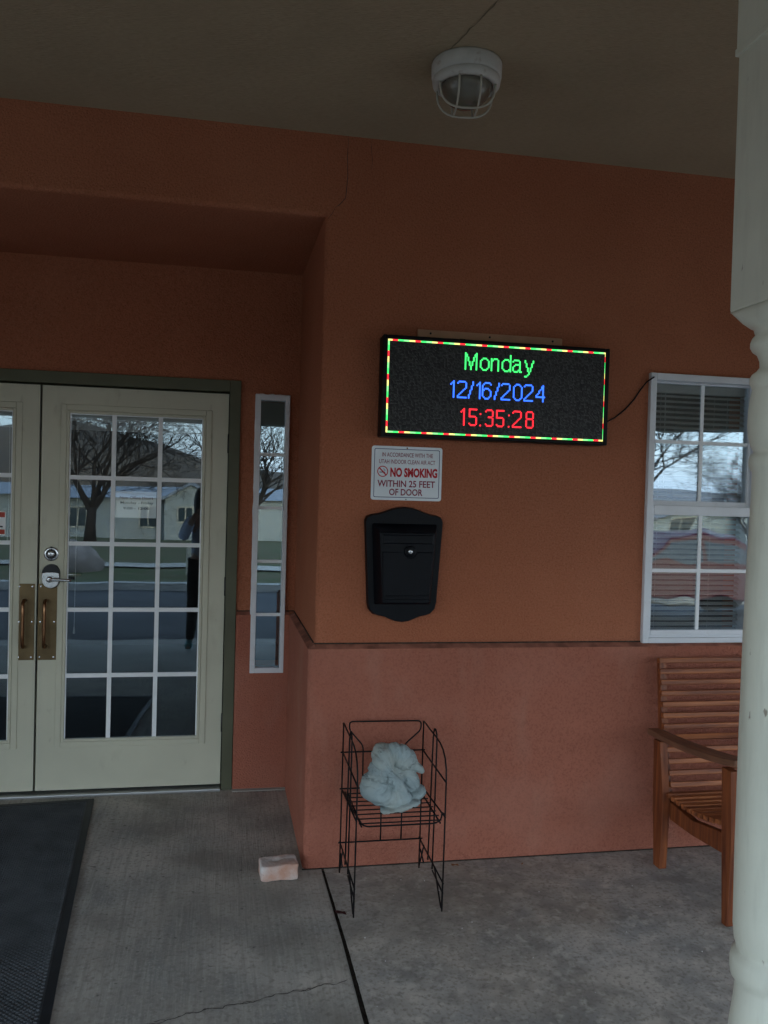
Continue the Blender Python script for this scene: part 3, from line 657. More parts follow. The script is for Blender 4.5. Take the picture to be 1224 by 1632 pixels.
GL['y'] = ".......|.......|.......|1.....1|1.....1|.1...1.|.1...1.|.1...1.|..1.1..|..1.1..|..1.1..|...1...|...1...|..1....|11....."
def leds(cells, name, m, grow=.56):
    mb = MB(); s_ = P*grow
    for (i, j) in cells:
        x = FX_+(i+.5)*P; z = FZ_-(j+.5)*P
        mb.add([(x-s_,SY+.0022,z-s_),(x+s_,SY+.0022,z-s_),(x+s_,SY+.0022,z+s_),(x-s_,SY+.0022,z+s_)], [(0,1,2,3)])
    return mb.build(name, m, sg, fixn=False)
def word(s, c0, r0, width):
    tot = sum(len(GL[ch].split('|')[0]) for ch in s); gap = (width-tot)/(len(s)-1); c = c0; out = []
    for ch in s:
        for j, row in enumerate(GL[ch].split('|')):
            for i, b_ in enumerate(row):
                if b_ == '1': out.append((round(c)+i, r0+j))
        c += len(GL[ch].split('|')[0])+gap
    return out
LG = emit('led_green', (.045,.75,.14), 1.0); LB = emit('led_blue', (.03,.13,1.0), 1.2); LR = emit('led_red', (.9,.022,.035), 1.0); LY = emit('led_yellow', (.85,.80,.22), .9); LG2 = emit('led_light_green', (.22,.85,.25), .9)
leds(word('Monday', 55, 6, 51), 'day_text', LG); leds(word('12/16/2024', 45, 26, 70), 'date_text', LB); leds(word('15:35:28', 53, 45, 54), 'time_text', LR)
per = [(i, 0) for i in range(161)]+[(160, j) for j in range(1, 64)]+[(159-i, 63) for i in range(160)]+[(0, 62-j) for j in range(62)]
runs = []
for k, c_ in enumerate(per):
    a = (k+13) % 16; key = 'r' if a < 4 else 'g' if a < 8 else 'l' if a < 12 else 'y'
    if not runs or runs[-1][0] != key: runs.append((key, []))
    runs[-1][1].append(c_)
for key, cells in runs: leds(cells, 'border_light', {'g': LG, 'l': LG2, 'y': LY, 'r': LR}[key])
rl = MB(); rl.box(.800, 1.444, -.011, -.002, 2.190, 2.2565); RAILM = mat('tan_rail_paint', (.52,.31,.20), .8, 10, .08)
rr_ = rl.build('mounting_rail', RAILM, sg, bevel=.001)
for x in (.855, 1.115, 1.40): MB().lathe([(.005,0),(.004,-.003)], (x, -.0112, 2.242), 8, 'y').build('screw', DARKM, rr_)
for x in (.99, 1.35): B(x-.012, x+.012, -.03, -.0115, 2.2115, 2.224).build('bracket', BLACKP, sg)
MB().tube([(1.628,-.03,1.90),(1.66,-.02,1.905),(1.70,-.012,1.925),(1.75,-.010,1.965),(1.79,-.010,2.01),(1.82,-.010,2.055),(1.845,-.018,2.09),(1.868,-.028,2.108),(1.876,-.024,2.112)], .0035, 7).build('power_cord', BLACKP, sg, smooth=True)
# ================================================================ NO SMOKING SIGN
ns = thing('no_smoking_sign', 'white metal sign with red no smoking lettering above the mailbox', 'sign', (.77, 0, 1.54))
def rrect(x0, x1, z0, z1, rr): return arc(x1-rr, z1-rr, rr, 0, 90, 5)+arc(x0+rr, z1-rr, rr, 90, 180, 5)+arc(x0+rr, z0+rr, rr, 180, 270, 5)+arc(x1-rr, z0+rr, rr, 270, 360, 5)
NX0, NX1, NZ0, NZ1 = .619, .923, 1.536, 1.7625; NW, NH = NX1-NX0, NZ1-NZ0
MB().prism(rrect(NX0, NX1, NZ0, NZ1, .011), -.0035, -.0005, 'y').build('plate', SIGNW, ns)
def ringmb(outer, inner, y):
    n = len(outer); return MB().add([(a, y, b) for a, b in outer]+[(a, y, b) for a, b in inner], [(i, (i+1) % n, n+(i+1) % n, n+i) for i in range(n)])
ringmb(rrect(NX0+.011, NX1-.011, NZ0+.011, NZ1-.011, .006), rrect(NX0+.0135, NX1-.0135, NZ0+.0135, NZ1-.0135, .005), -.0045).build('border_line', NAVY, ns, fixn=False)
def nt_(s, fx0, fx1, fc, fh, m, bold): ftext(s, NX0+fx0*NW, NX0+fx1*NW, NZ1-(fc+fh/2)*NH, NZ1-(fc-fh/2)*NH, -.0046, m, ns, bold=bold)
nt_('IN ACCORDANCE WITH THE', .145, .865, .158, .078, MAROON, .004)
nt_('UTAH INDOOR CLEAN AIR ACT', .105, .900, .285, .078, MAROON, .004)
nt_('NO SMOKING', .265, .935, .482, .175, REDINK, .045)
nt_('WITHIN 25 FEET', .088, .905, .692, .125, MAROON, .018)
nt_('OF DOOR', .255, .730, .848, .125, MAROON, .018)
cx, cz = NX0+.158*NW, NZ1-.472*NH; rr = .0232
sym = ringmb(arc(cx, cz, rr, 0, 360, 40)[:-1], arc(cx, cz, rr-.0038, 0, 360, 40)[:-1], -.0046)
c45 = math.cos(R(45)); s_ = rr-.003; hw = .0019
sym.add([(cx-s_*c45-hw, -.0047, cz+s_*c45-hw), (cx-s_*c45+hw, -.0047, cz+s_*c45+hw), (cx+s_*c45+hw, -.0047, cz-s_*c45+hw), (cx+s_*c45-hw, -.0047, cz-s_*c45-hw)], [(0,1,2,3)])
sym.build('no_smoking_symbol', REDINK, ns, fixn=False)
cg = MB().add([(cx-.014,-.00455,cz-.005),(cx+.010,-.00455,cz-.005),(cx+.010,-.00455,cz-.0015),(cx-.014,-.00455,cz-.0015)], [(0,1,2,3)])
for k in range(2):
    pth = [(cx+.008-.004*k+.003*math.sin(q*1.2), cz+.001+q*.0028) for q in range(5)]
    cg.add([v_ for a, b in pth for v_ in ((a-.0006,-.00455,b),(a+.0008,-.00455,b))], [(2*i, 2*i+1, 2*i+3, 2*i+2) for i in range(4)])
cg.build('cigarette_symbol', NAVY, ns, fixn=False)
MB().lathe([(.0035,0),(.0025,-.0018)], (.77, -.0038, 1.756), 10, 'y').build('nail', RUST, ns)
MB().lathe([(.0025,0),(.0018,-.001)], (.77, -.0038, 1.5405), 10, 'y').build('nail', RUST, ns)
# ================================================================ MAILBOX
mbx = thing('wall_mailbox', 'black wall mounted mailbox with curved top and small silver lock', 'mailbox', (.762, 0, 1.02))
mc = .762
def half(pts): return pts+[(2*mc-a, b) for a, b in reversed(pts)][(1 if abs(pts[-1][0]-mc) < 1e-4 else 0):]
def outline(s=0):
    top = [(.600+s,1.468-s),(.62+s,1.476-s),(.65,1.481-s),(.68,1.490-s),(.705,1.500-s),(.73,1.507-s),(.762,1.510-s)]
    bot = [(.762,1.022+s),(.735,1.026+s),(.71,1.036+s),(.69,1.045+s),(.66,1.051+s),(.637+s,1.058+s),(.618+s,1.080+s*.5)]
    left = bot+[(.612+s,1.11),(.593+s,1.45-s)]+top
    h_ = left[:-1]; right = [(2*mc-a, b) for a, b in reversed(left)]
    return h_+right[:-1]
MB().prism(outline(0), -.002, -.03, 'y', outline(.004)).build('back_plate', MBOX, mbx, bevel=.002)
body = lambda s: [(.650+s,1.105+s),(.874-s,1.105+s),(.888-s,1.412),(.636+s,1.412)]
MB().add([(.640,-.028,1.10),(.884,-.028,1.10),(.902,-.028,1.440),(.622,-.028,1.440),(.664,-.100,1.112),(.862,-.100,1.112),(.880,-.100,1.405),(.644,-.100,1.405)],
    [(0,1,2,3),(4,5,6,7),(0,1,5,4),(1,2,6,5),(2,3,7,6),(3,0,4,7)]).build('box_body', MBOX, mbx, bevel=.006, seg=3)
MB().add([(.657,-.1002,1.358),(.870,-.1002,1.358),(.872,-.1002,1.396),(.655,-.1002,1.396),(.662,-.1035,1.362),(.865,-.1035,1.362),(.867,-.1035,1.392),(.660,-.1035,1.392)], [(0,1,2,3),(4,5,6,7),(0,1,5,4),(1,2,6,5),(2,3,7,6),(3,0,4,7)]).build('lid_panel', MBOX, mbx)
tab = [(.663,1.128),(.861,1.128),(.868,1.325),(.805,1.325),(.800,1.312),(.789,1.302),(.773,1.298),(.757,1.302),(.746,1.312),(.741,1.325),(.656,1.325)]
fl = MB().prism([(a, b) for a, b in tab], -.1002, -.1045, 'y', [(mc+(a-mc)*.975, 1.22+(b-1.22)*.975) for a, b in tab]).build('front_panel', MBOX, mbx)
B(.672, .853, -.1085, -.1046, 1.142, 1.147).build('raised_rib', MBOX, mbx, bevel=.001)
MB().lathe([(.024,0),(.024,-.006),(.021,-.008)], (.772,-.1003,1.327), 24, 'y').build('lock_boss', MBOX, mbx, smooth=True)
lk = MB().lathe([(.0095,0),(.0095,-.004),(.007,-.0055)], (.772,-.1085,1.327), 20, 'y').build('lock', CHROME, mbx, smooth=True)
B(.7705, .7735, -.1145, -.1135, 1.3235, 1.3305).build('keyhole', DARKM, lk)
# ================================================================ CEILING LIGHT
cx, cy = .792, -.668
cl_ = thing('ceiling_light', 'weathered white round porch light with a wire cage under the ceiling', 'light', (cx, cy, Zc))
MB().lathe([(.118,0),(.120,-.006),(.119,-.045),(.113,-.052)], (cx, cy, Zc-.001), 48).build('base_drum', LAMPW, cl_, smooth=True)
MB().lathe([(.114,-.0525),(.116,-.058),(.114,-.072),(.104,-.079),(.092,-.079),(.092,-.060)], (cx, cy, Zc-.001), 48, caps=False).build('retaining_ring', LAMPW, cl_, smooth=True)
MB().lathe([(.088,-.062)]+[(.088*math.cos(R(a)), -.066-.082*math.sin(R(a))) for a in range(0, 91, 9)][:-1]+[(.004,-.148)], (cx, cy, Zc-.001), 40).build('globe', GLOBE, cl_, smooth=True)
for k, (ang, off) in enumerate(((-8, -.040), (-8, .034), (82, -.036), (82, .036))):
    A = Vector((math.cos(R(ang)), math.sin(R(ang)), 0)); Bn = Vector((-math.sin(R(ang)), math.cos(R(ang)), 0)); h_ = math.sqrt(.102**2-off**2); P_ = []
    for a in range(0, 181, 12):
        ca, sa = math.cos(R(a)), math.sin(R(a)); e_ = .72
        P_.append(Vector((cx, cy, Zc-.076))+Bn*off+A*h_*math.copysign(abs(ca)**e_, ca)+Vector((0,0,-(.088 if k < 2 else .084)*abs(sa)**e_)))
    MB().tube(P_, .0036, 7).build('cage_bar', CAGE, cl_, smooth=True)
# ================================================================ WIRE RACK
rk = thing('wire_rack', 'black wire rack standing against the pink stucco wall with a cloth bundle on its shelf', 'rack', (.68, -.27, 0))
wr = .0032
def wire(P_, name='wire', par=None, rad=wr): return MB().tube(P_, rad, 7).build(name, WIRE, par or rk, smooth=True)
def bez(P_, n=4):  # rounds the inner corners of a polyline
    out = [Vector(P_[0])]
    for a, b, c in zip(P_, P_[1:], P_[2:]):
        a, b, c = Vector(a), Vector(b), Vector(c); rr = min(.018, (a-b).length*.45, (c-b).length*.45); p = b+(a-b).normalized()*rr; q = b+(c-b).normalized()*rr
        for i in range(n+1): t = i/n; out.append(p*(1-t)**2+b*2*t*(1-t)+q*t*t)
    out.append(Vector(P_[-1])); return out
for x, sgn in ((.517, 1), (.852, -1)):
    sf = wire([(x, -.085, .005), (x-.0*sgn, -.088, .30), (x, -.095, .625)]+[(x, -.095-.17*i/4, .625-.002*i) for i in range(1, 4)]+[(x, -.30, .617), (x, -.36, .612), (x, -.405, .600), (x, -.440, .575), (x, -.458, .54), (x, -.462, .49), (x, -.460, .37), (x, -.455, .12), (x, -.452, .004)], 'side_frame')
    for z0_, z1_, yb_, ya_ in ((.503, .492, -.10, -.465), (.352, .362, -.10, -.465), (.128, .112, -.07, -.462), (.09, .075, -.30, -.458)):
        wire([(x, yb_, z0_), (x, ya_, z1_)], 'side_rail', sf)
    hp = [(x, -.215, .10), (x, -.235, .40), (x, -.248, .60)]+[(x, -.285+.037*math.cos(R(a)), .612+.034*math.sin(R(a))) for a in range(165, 14, -25)]
    hp = [(x, -.225, .10), (x, -.245, .40), (x, -.257, .60), (x, -.262, .625), (x, -.275, .642), (x, -.292, .644), (x, -.308, .630), (x, -.314, .60), (x, -.308, .40), (x, -.296, .095)]
    wire(hp, 'hairpin_loop', sf)
    wire(bez([(x, -.155, .128), (x, -.080, .003), (x, -.086, .13)], 3), 'foot', sf); wire(bez([(x, -.33, .118), (x, -.445, .003), (x, -.454, .13)], 3), 'foot', sf)
    wire([(x, -.16, .06), (x, -.10, .09)], 'foot_brace', sf)
bk = wire(bez([(.603, -.086, .335), (.602, -.084, .525), (.543, -.082, .592), (.543, -.080, .625), (.845, -.080, .622), (.845, -.082, .585), (.775, -.084, .525), (.775, -.086, .335)]), 'back_hanger')
for z in (.502, .352, .130): wire([(.508, -.088, z), (.862, -.088, z)], 'back_rail', bk)
for x in (.683, .770): wire([(x, -.091, .135), (x, -.091, .34)], 'back_upright', bk)
sh = wire(bez([(.530, -.09, .34), (.532, -.30, .338), (.545, -.425, .335), (.56, -.445, .335), (.82, -.445, .335), (.845, -.435, .345), (.848, -.43, .372), (.85, -.458, .37)]), 'shelf')
for x in (.540, .840): wire([(x, -.09, .340), (x, -.44, .333)], 'shelf_side', sh)
for k in range(8): y = -.125-.042*k; wire([(.533, y, .3435-.001*k), (.850, y, .3435-.001*k)], 'shelf_wire', sh, .0026)
# ================================================================ CLOTH BUNDLE
def sdf_bundle():
    bm = bmesh.new()
    def ell(c, s, rot=(0,0,0), sub=4):
        M_ = Matrix.Translation(c) @ (Matrix.Rotation(rot[2],4,'Z')@Matrix.Rotation(rot[1],4,'Y')@Matrix.Rotation(rot[0],4,'X')) @ Matrix.Diagonal((*s,1))
        bmesh.ops.create_icosphere(bm, subdivisions=sub, radius=1, matrix=M_)
    ell((.640,-.245,.405), (.074,.075,.062), (0,R(20),0))         # left sack
    ell((.682,-.285,.385), (.082,.050,.040), (0,R(12),0))          # front fold
    ell((.645,-.260,.480), (.046,.050,.088), (0,R(14),0))          # wrap rising to the top
    ell((.663,-.225,.530), (.050,.055,.044), (0,R(10),0))          # crest
    ell((.728,-.235,.522), (.074,.050,.044), (0,R(33),0))          # upper right lobe
    ell((.785,-.240,.486), (.044,.024,.016), (0,R(36),0))          # its pointed end
    ell((.758,-.225,.430), (.042,.044,.080), (0,R(-20),0))         # right drape
    ell((.785,-.240,.378), (.044,.050,.022), (0,R(-22),0))
    ell((.716,-.300,.352), (.078,.046,.013), (0,R(-10),0))         # hem over the wires
    ell((.672,-.325,.346), (.036,.030,.009))
    ell((.700,-.300,.440), (.060,.022,.020), (0,R(52),0))          # twisted band
    ell((.690,-.225,.430), (.060,.060,.080))
    me = bpy.data.meshes.new('cloth_bundle'); bm.to_mesh(me); bm.free(); return me
me = sdf_bundle()
tmp = bpy.data.objects.new('tmp', me); C.objects.link(tmp)
rmod = tmp.modifiers.new('r', 'REMESH'); rmod.mode = 'VOXEL'; rmod.voxel_size = .003
smm = tmp.modifiers.new('s', 'SMOOTH'); smm.iterations = 5; smm.factor = .5
dg = bpy.context.evaluated_depsgraph_get(); ev = tmp.evaluated_get(dg); me2 = bpy.data.meshes.new_from_object(ev)
bpy.data.objects.remove(tmp)
ori = Vector((.68, -.25, .345))
# folds: curved ridges that sweep round a knot, plus fine creases
kn = Vector((.700, -.30, .470))
for v in me2.vertices:
    p = v.co; n_ = v.normal
    dx, dz = p.x-kn.x, p.z-kn.z; ang = math.atan2(dz, dx); rad = math.hypot(dx, dz)
    wv = noise.noise(p*9)*1.6
    a_ = Vector((math.cos(ang), math.sin(ang), 0))
    n1 = noise.noise(a_*2.6+Vector((0, 0, rad*9)))
    n2 = noise.noise(a_*6.5+Vector((4, 0, rad*16)))
    n3_ = noise.noise(Vector((p.x*26+p.z*16, p.y*22, p.z*30-p.x*18)))
    fade = min(1, rad/.03)
    v.co = p+n_*(fade*(.014*(abs(n1)**.6-.22)+.0065*(abs(n2)**.6-.25))+.0015*(abs(n3_)**.7-.3))
    if v.co.z < .348 and v.co.y > -.40: v.co.z = max(v.co.z, .3485) if v.co.y > -.30 else v.co.z
for v in me2.vertices: v.co -= ori
me2.materials.clear(); me2.materials.append(CLOTH); me2.polygons.foreach_set('use_smooth', [True]*len(me2.polygons)); me2.name = 'cloth_bundle'
cb = bpy.data.objects.new('cloth_bundle', me2); C.objects.link(cb); cb.location = ori
ss = cb.modifiers.new('s', 'SMOOTH'); ss.iterations = 1; ss.factor = .4
tag(cb, 'pale blue twisted cloth bundle resting on the wire rack shelf', 'cloth')
# ================================================================ PAVER, LEAVES
bm = bmesh.new(); bmesh.ops.create_cube(bm, size=1, matrix=Matrix.Diagonal((.150,.105,.062,1)))
bmesh.ops.subdivide_edges(bm, edges=bm.edges[:], cuts=15, use_grid_fill=True)
for v in bm.verts:
    q_ = Vector((v.co.x/.075, v.co.y/.0525, v.co.z/.031)); l8 = (abs(q_.x)**14+abs(q_.y)**14+abs(q_.z)**14)**(1/14); q_ = q_/max(l8, 1)*(1 if l8 > 1 else 1)
    v.co = Vector((q_.x*.075, q_.y*.0525, q_.z*.031)); v.co += noise.noise_vector(v.co*20)*.004+noise.noise_vector(v.co*70)*.0022
    if v.co.z > .01: dd = math.hypot(v.co.x+.01, v.co.y-.012); v.co.z -= .012*math.exp(-(dd/.013)**2)
me = bpy.data.meshes.new('paver_block'); bm.to_mesh(me); bm.free(); me.materials.append(BRICKM); me.polygons.foreach_set('use_smooth', [True]*len(me.polygons))
pv = bpy.data.objects.new('paver_block', me); C.objects.link(pv); pv.location = (.268, -.072, .033); pv.rotation_euler = (0, 0, R(4))
tag(pv, 'chipped salmon paver block lying by the foot of the stucco corner', 'paver')
def leaf(x, y, z, s, rz, m, label):
    mb = MB(); k = [(0,-1),(.35,-.55),(.5,0),(.32,.5),(0,1),(-.3,.5),(-.45,0),(-.32,-.55)]
    c_, s_ = math.cos(rz), math.sin(rz)
    vs = [(x, y, z+.004)]+[(x+(a*c_-b*s_)*s, y+(a*s_+b*c_)*s, z+.003+.006*abs(a)*s/.02+.004*math.sin(i*2.1)) for i, (a, b) in enumerate(k)]
    mb.add(vs, [(0, i, i % 8+1) for i in range(1, 9)])
    o = mb.build('fallen_leaf', m, loc=(x, y, z)); sm_ = o.modifiers.new('s', 'SOLIDIFY'); sm_.thickness = .0008
    tag(o, label, 'leaf', 'dry leaves blown onto the porch')
leaf(1.01, -.075, 0, .018, 1.1, LEAFM, 'small tan dry leaf at the foot of the pink wall right of the rack')
leaf(.475, -.41, 0, .026, .9, LEAFD, 'dark red curled leaf beside the front left foot of the wire rack')
gr_ = MB(); rnd = random.Random(5)
for i in range(26):
    x, y, s1 = rnd.uniform(.5, 1.75), rnd.uniform(-1.0, -.12), rnd.uniform(.0012, .0030)
    gr_.add([(x-s1,y,gz(y)),(x+s1*.4,y-s1,gz(y)),(x+s1,y+s1*.5,gz(y)),(x,y,gz(y)+s1*1.2)], [(0,1,3),(1,2,3),(2,0,3)])
go_ = gr_.build('grit', PAPER, None); tag(go_, 'scattered pale grit crumbs on the right concrete slab', 'grit'); go_['kind'] = 'stuff'
leaf(1.30, -.10, 0, .007, 2.1, LEAFM, 'tiny tan leaf crumb by the wall between rack and bench')
# ================================================================ DOOR MAT
dm = thing('door_mat', 'dark ribbed rubber entrance mat lying before the doors', 'mat', (-1.2, 0, 0))
A_, B_ = Vector((-.578, .881, 0)), Vector((-.449, -.927, 0)); D_ = (B_-A_).normalized(); Wd = Vector((D_.y, -D_.x, 0)); 
Wd = -Wd if Wd.x > 0 else Wd
ln, wd = 2.05, 1.25
def MP(a, b, z): q_ = A_+D_*a+Wd*b; return (q_.x, q_.y, gz(q_.y)+z)
mb = MB()
def slabm(a0, a1, b0, b1, z0_, z1_, na=8):
    for i in range(na):
        p0, p1 = a0+(a1-a0)*i/na, a0+(a1-a0)*(i+1)/na
        mb.add([MP(p0,b0,z0_),MP(p1,b0,z0_),MP(p1,b1,z0_),MP(p0,b1,z0_),MP(p0,b0,z1_),MP(p1,b0,z1_),MP(p1,b1,z1_),MP(p0,b1,z1_)], [(0,3,2,1),(4,5,6,7),(0,1,5,4),(1,2,6,5),(2,3,7,6),(3,0,4,7)])
slabm(0.03, ln-.03, .03, wd-.03, .001, .006, 16); mb.build('mat_base', MATM, dm)
mb = MB()
slabm(0, ln, 0, .0295, .001, .0075, 16); slabm(0, ln, wd-.0295, wd, .001, .0075, 16); slabm(0, .0295, .03, wd-.03, .001, .0075, 1); slabm(ln-.0295, ln, .03, wd-.03, .001, .0075, 1)
mb.build('mat_border', MATE, dm)
mb = MB(); s_ = .0185; rows_ = int((ln-.07)/s_*1.0); colsn = int((wd-.07)/s_)
for i in range(rows_*2):
    for j in range(colsn):
        a = .037+i*s_/2+s_/2; b = .037+j*s_+(s_/2 if i % 2 else 0)+s_/4
        if a > ln-.04 or b > wd-.04: continue
        h = .0068
        mb.add([MP(a-h,b,.0061),MP(a,b-h,.0061),MP(a+h,b,.0061),MP(a,b+h,.0061),MP(a-h*.5,b,.0100),MP(a,b-h*.5,.0100),MP(a+h*.5,b,.0100),MP(a,b+h*.5,.0100)], [(4,5,6,7),(0,1,5,4),(1,2,6,5),(2,3,7,6),(3,0,4,7)])
mb.build('mat_nubs', MATM, dm, kind='stuff')
# ================================================================ BENCH
bn = thing('slatted_bench', 'reddish wooden slatted bench against the wall under the window', 'bench', (2.5, -.4, 0))
bx0, bx1 = 1.885, 3.10
nsl = 13
def backpt(t): return Vector((0, -.112-.085*t-.035*t*t*(1 if t > .6 else .3), .868-.555*t))
for k in range(nsl):
    t = k/(nsl-1); c_ = backpt(t); tang = (backpt(min(1, t+.02))-backpt(max(0, t-.02))).normalized(); nr = Vector((1,0,0)).cross(tang)
    MB().obox((( bx0+bx1)/2+.012*t+random.uniform(-.002,.002), c_.y, c_.z), Vector((1,0,0)), nr, tang, bx1-bx0-.02, .022, .0225).build('back_slat', WOODB, bn, bevel=.003)
for k in range(11):
    t = k/10; y = -.235-.40*t; z = .308+.038*t-.02*math.sin(t*math.pi)
    MB().obox(((bx0+bx1)/2, y, z+.012), Vector((1,0,0)), Vector((0,1,-.06)).normalized(), Vector((0,.06,1)).normalized(), bx1-bx0-.002, .027, .020).build('seat_slat', WOODB, bn, bevel=.003)
for x in (bx0+.018, bx1-.05):
    s_ = 1
    pts_ = [(-.088,.872),(-.112,.872),(-.150,.60),(-.192,.33),(-.222,.30),(-.235,.25),(-.175,.25),(-.150,.33),(-.118,.60)]
    MB().prism([(a+.008, b) for a, b in pts_], x, x+.032, 'x').build('back_stile', WOODV, bn, bevel=.003)
    # rear leg
    MB().prism([(-.140,.535),(-.195,.535),(-.235,.28),(-.222,0),(-.172,0),(-.150,.28)], x-.036, x-.001, 'x').build('leg', WOODV, bn, bevel=.003)
    MB().prism([(-.640,.575),(-.700,.575),(-.716,.30),(-.705,0),(-.672,0),(-.655,.30)], x-.036, x-.001, 'x').build('leg', WOODV, bn, bevel=.003)
    MB().prism([(-.195,.293),(-.40,.276),(-.655,.318),(-.655,.235),(-.40,.215),(-.235,.215)], x, x+.03, 'x').build('seat_rail', WOODV, bn, bevel=.003)
    ar = MB(); n = 10; vs = []
    for i in range(n+1):
        t = i/n; y = -.105-.635*t; z = .545+.058*t-.012*math.sin(t*math.pi); hw_ = .030+.012*math.sin(min(1, t*1.2)*math.pi*.5)
        if i == n: hw_ *= .7
        xc = x-.018
        vs += [(xc-hw_, y, z), (xc+hw_, y, z), (xc+hw_, y, z+.026), (xc-hw_, y, z+.026)]
    ar.add(vs, [(4*i+k, 4*i+(k+1) % 4, 4*i+4+(k+1) % 4, 4*i+4+k) for i in range(n) for k in range(4)]+[(0,1,2,3), (4*n+3,4*n+2,4*n+1,4*n)])
    ar.build('armrest', WOODA, bn, bevel=.005)
B(bx0+.05, bx1-.05, -.655, -.63, .24, .30).build('front_rail', WOODB, bn, bevel=.003)
# ================================================================ TREES (bare, beyond the driveway)
BARK = mat('bark', (.026,.021,.018), .95, 8, .3, bump=.6, bump_s=30)
def tree(x, y, zb, H, spread, seed, label, trunk_r=.14, fork=.28, levels=6):
    rnd = random.Random(seed); t = thing('bare_tree', label, 'tree', (x, y, zb), 'bare winter trees across the drive')
    tr = MB(); tr.tube([(x,y,zb-.1),(x+.02,y,zb+H*fork*.5),(x+.03,y,zb+H*fork)], [trunk_r*1.35,trunk_r,trunk_r*.95], 10).build('trunk', BARK, t, smooth=True)
    cr_ = MB()
    def br(p, dr, ln_, rad, lv):
        k = 3 if lv < 3 else 2; P_ = [p]; q = p
        for i in range(k):
            dr = (dr+Vector((rnd.uniform(-.16,.16), rnd.uniform(-.16,.16), rnd.uniform(-.02,.14)))).normalized(); q = q+dr*ln_/k; P_.append(q)
        cr_.tube(P_, [max(.0055, rad*(1-.35*i/k)) for i in range(k+1)], 5 if lv < 3 else 3, caps=False)
        if lv >= levels: return
        nb_ = 3 if lv < 3 else rnd.choice((2,3,3))
        for i in range(nb_):
            j = rnd.randrange(1, k+1) if i else k
            a = Vector((rnd.gauss(0,1), rnd.gauss(0,1), rnd.gauss(0,.5))); a = (a-dr*a.dot(dr)).normalized()
            nd = (dr*rnd.uniform(.75,1.1)+a*rnd.uniform(.45,.8)*spread).normalized()
            br(P_[j], nd, ln_*rnd.uniform(.64,.88), rad*.58, lv+1)
    top = Vector((x+.03, y, zb+H*fork))
    for i in range(6):
        q = 2*math.pi*(i+rnd.random()*.5)/6; br(top-Vector((0,0,.12*(i % 3))), Vector((math.cos(q)*.62*spread, math.sin(q)*.62*spread, 1)).normalized(), H*.27, trunk_r*.55, 1)
    cr_.build('crown', BARK, t, fixn=False)
tree(-4.9, -29, -.68, 7.6, 1.1, 3, 'wide bare tree in front of the pale house, by the boulder', .19, .19, 8)
tree(.9, -22, -.5, 5.0, 1.1, 8, 'bare tree with low forked limbs standing right of the first house', .13, .25)
tree(12.9, -22, -.5, 7.5, 1.1, 5, 'slender bare tree behind the parked red car', .13, .2, 7)
tree(23.2, -30, -.8, 5.2, 1.2, 9, 'bushy bare tree at the far end of the drive', .11, .12, 7)
tree(-13.5, -33, -.8, 6.5, 1.1, 12, 'bare tree at the left end of the pale house', .15, .25)
tree(9.5, -36, -.95, 5.5, 1.1, 15, 'bare tree between the two houses', .13, .25)
# ================================================================ HOUSES
SID = mat('pale_siding', (.31,.34,.33), .8, 2, .05); ROOFM = mat('shingle_roof', (.20,.20,.21), .9, 6, .2); WING = mat('dark_window', (.03,.05,.06), .15, spec=.6); ROOFL = mat('pale_roof', (.22,.25,.29), .8, 5, .1)
def house(x0, x1, yf, zb, ze, zr, label, gables, wins, depth=8, roofm=ROOFL):
    t = thing('house', label, 'house', ((x0+x1)/2, yf-depth/2, zb))
    B(x0, x1, yf-depth, yf, zb-.3, ze).build('wall', SID, t)
    sdm = MB()
    for k in range(int((ze-zb)/.2)): sdm.box(x0, x1, yf, yf+.012, zb+k*.2, zb+k*.2+.014)
    sdm.build('siding_laps', SID, t)
    MB().prism([(yf+.4, ze-.05), (yf-depth/2, zr), (yf-depth-.4, ze-.05), (yf-depth/2, zr-.18)], x0-.4, x1+.4, 'x').build('roof', roofm, t)
    for a, b, za in gables:
        g = MB().prism([(a, zb-.3), (b, zb-.3), (b, ze-.1), ((a+b)/2, za), (a, ze-.1)], yf+1.2, yf, 'y').build('gable_wall', SID, t)
        MB().prism([(a-.25, ze-.25), ((a+b)/2, za+.02), (b+.25, ze-.25), (b+.25, ze-.10), ((a+b)/2, za+.2), (a-.25, ze-.10)], yf+1.4, yf, 'y').build('gable_roof', roofm, t)
    for wx0, wx1, wz0, wz1, yo_ in wins:
        f_ = MB(); yy = yf+yo_
        f_.box(wx0-.08, wx1+.08, yy+.014, yy+.05, wz0-.08, wz0); f_.box(wx0-.08, wx1+.08, yy+.014, yy+.05, wz1, wz1+.08); f_.box(wx0-.08, wx0, yy+.014, yy+.05, wz0, wz1); f_.box(wx1, wx1+.08, yy+.014, yy+.05, wz0, wz1); f_.box((wx0+wx1)/2-.03, (wx0+wx1)/2+.03, yy+.014, yy+.045, wz0, wz1)
        wf = f_.build('window', TRIM, t); B(wx0, wx1, yy+.013, yy+.025, wz0, wz1).build('pane', WING, wf)
    return t
house(-13, 8, -40, -1.15, 1.15, 1.75, 'long pale sided house with grey roof and small gable across the drive', [(-2.75, -.3, 1.85)],
      [(-8.7,-7.9,-.5,.55,0), (-7.5,-6.7,-.5,.55,0), (-4.05,-3.2,-.45,.60,0), (-2.1,-1.45,-.1,.6,1.2), (-12,-11.2,-.5,.55,0)])
house(22, 46, -52, -1.4, .9, 2.3, 'second pale house with a steep brown roof behind the red car', [(24, 30, 2.3), (37, 41, 2.1)], [(25.8,27.6,-.6,.4,1.2), (32,33.4,-.5,.5,0)], roofm=ROOFM)
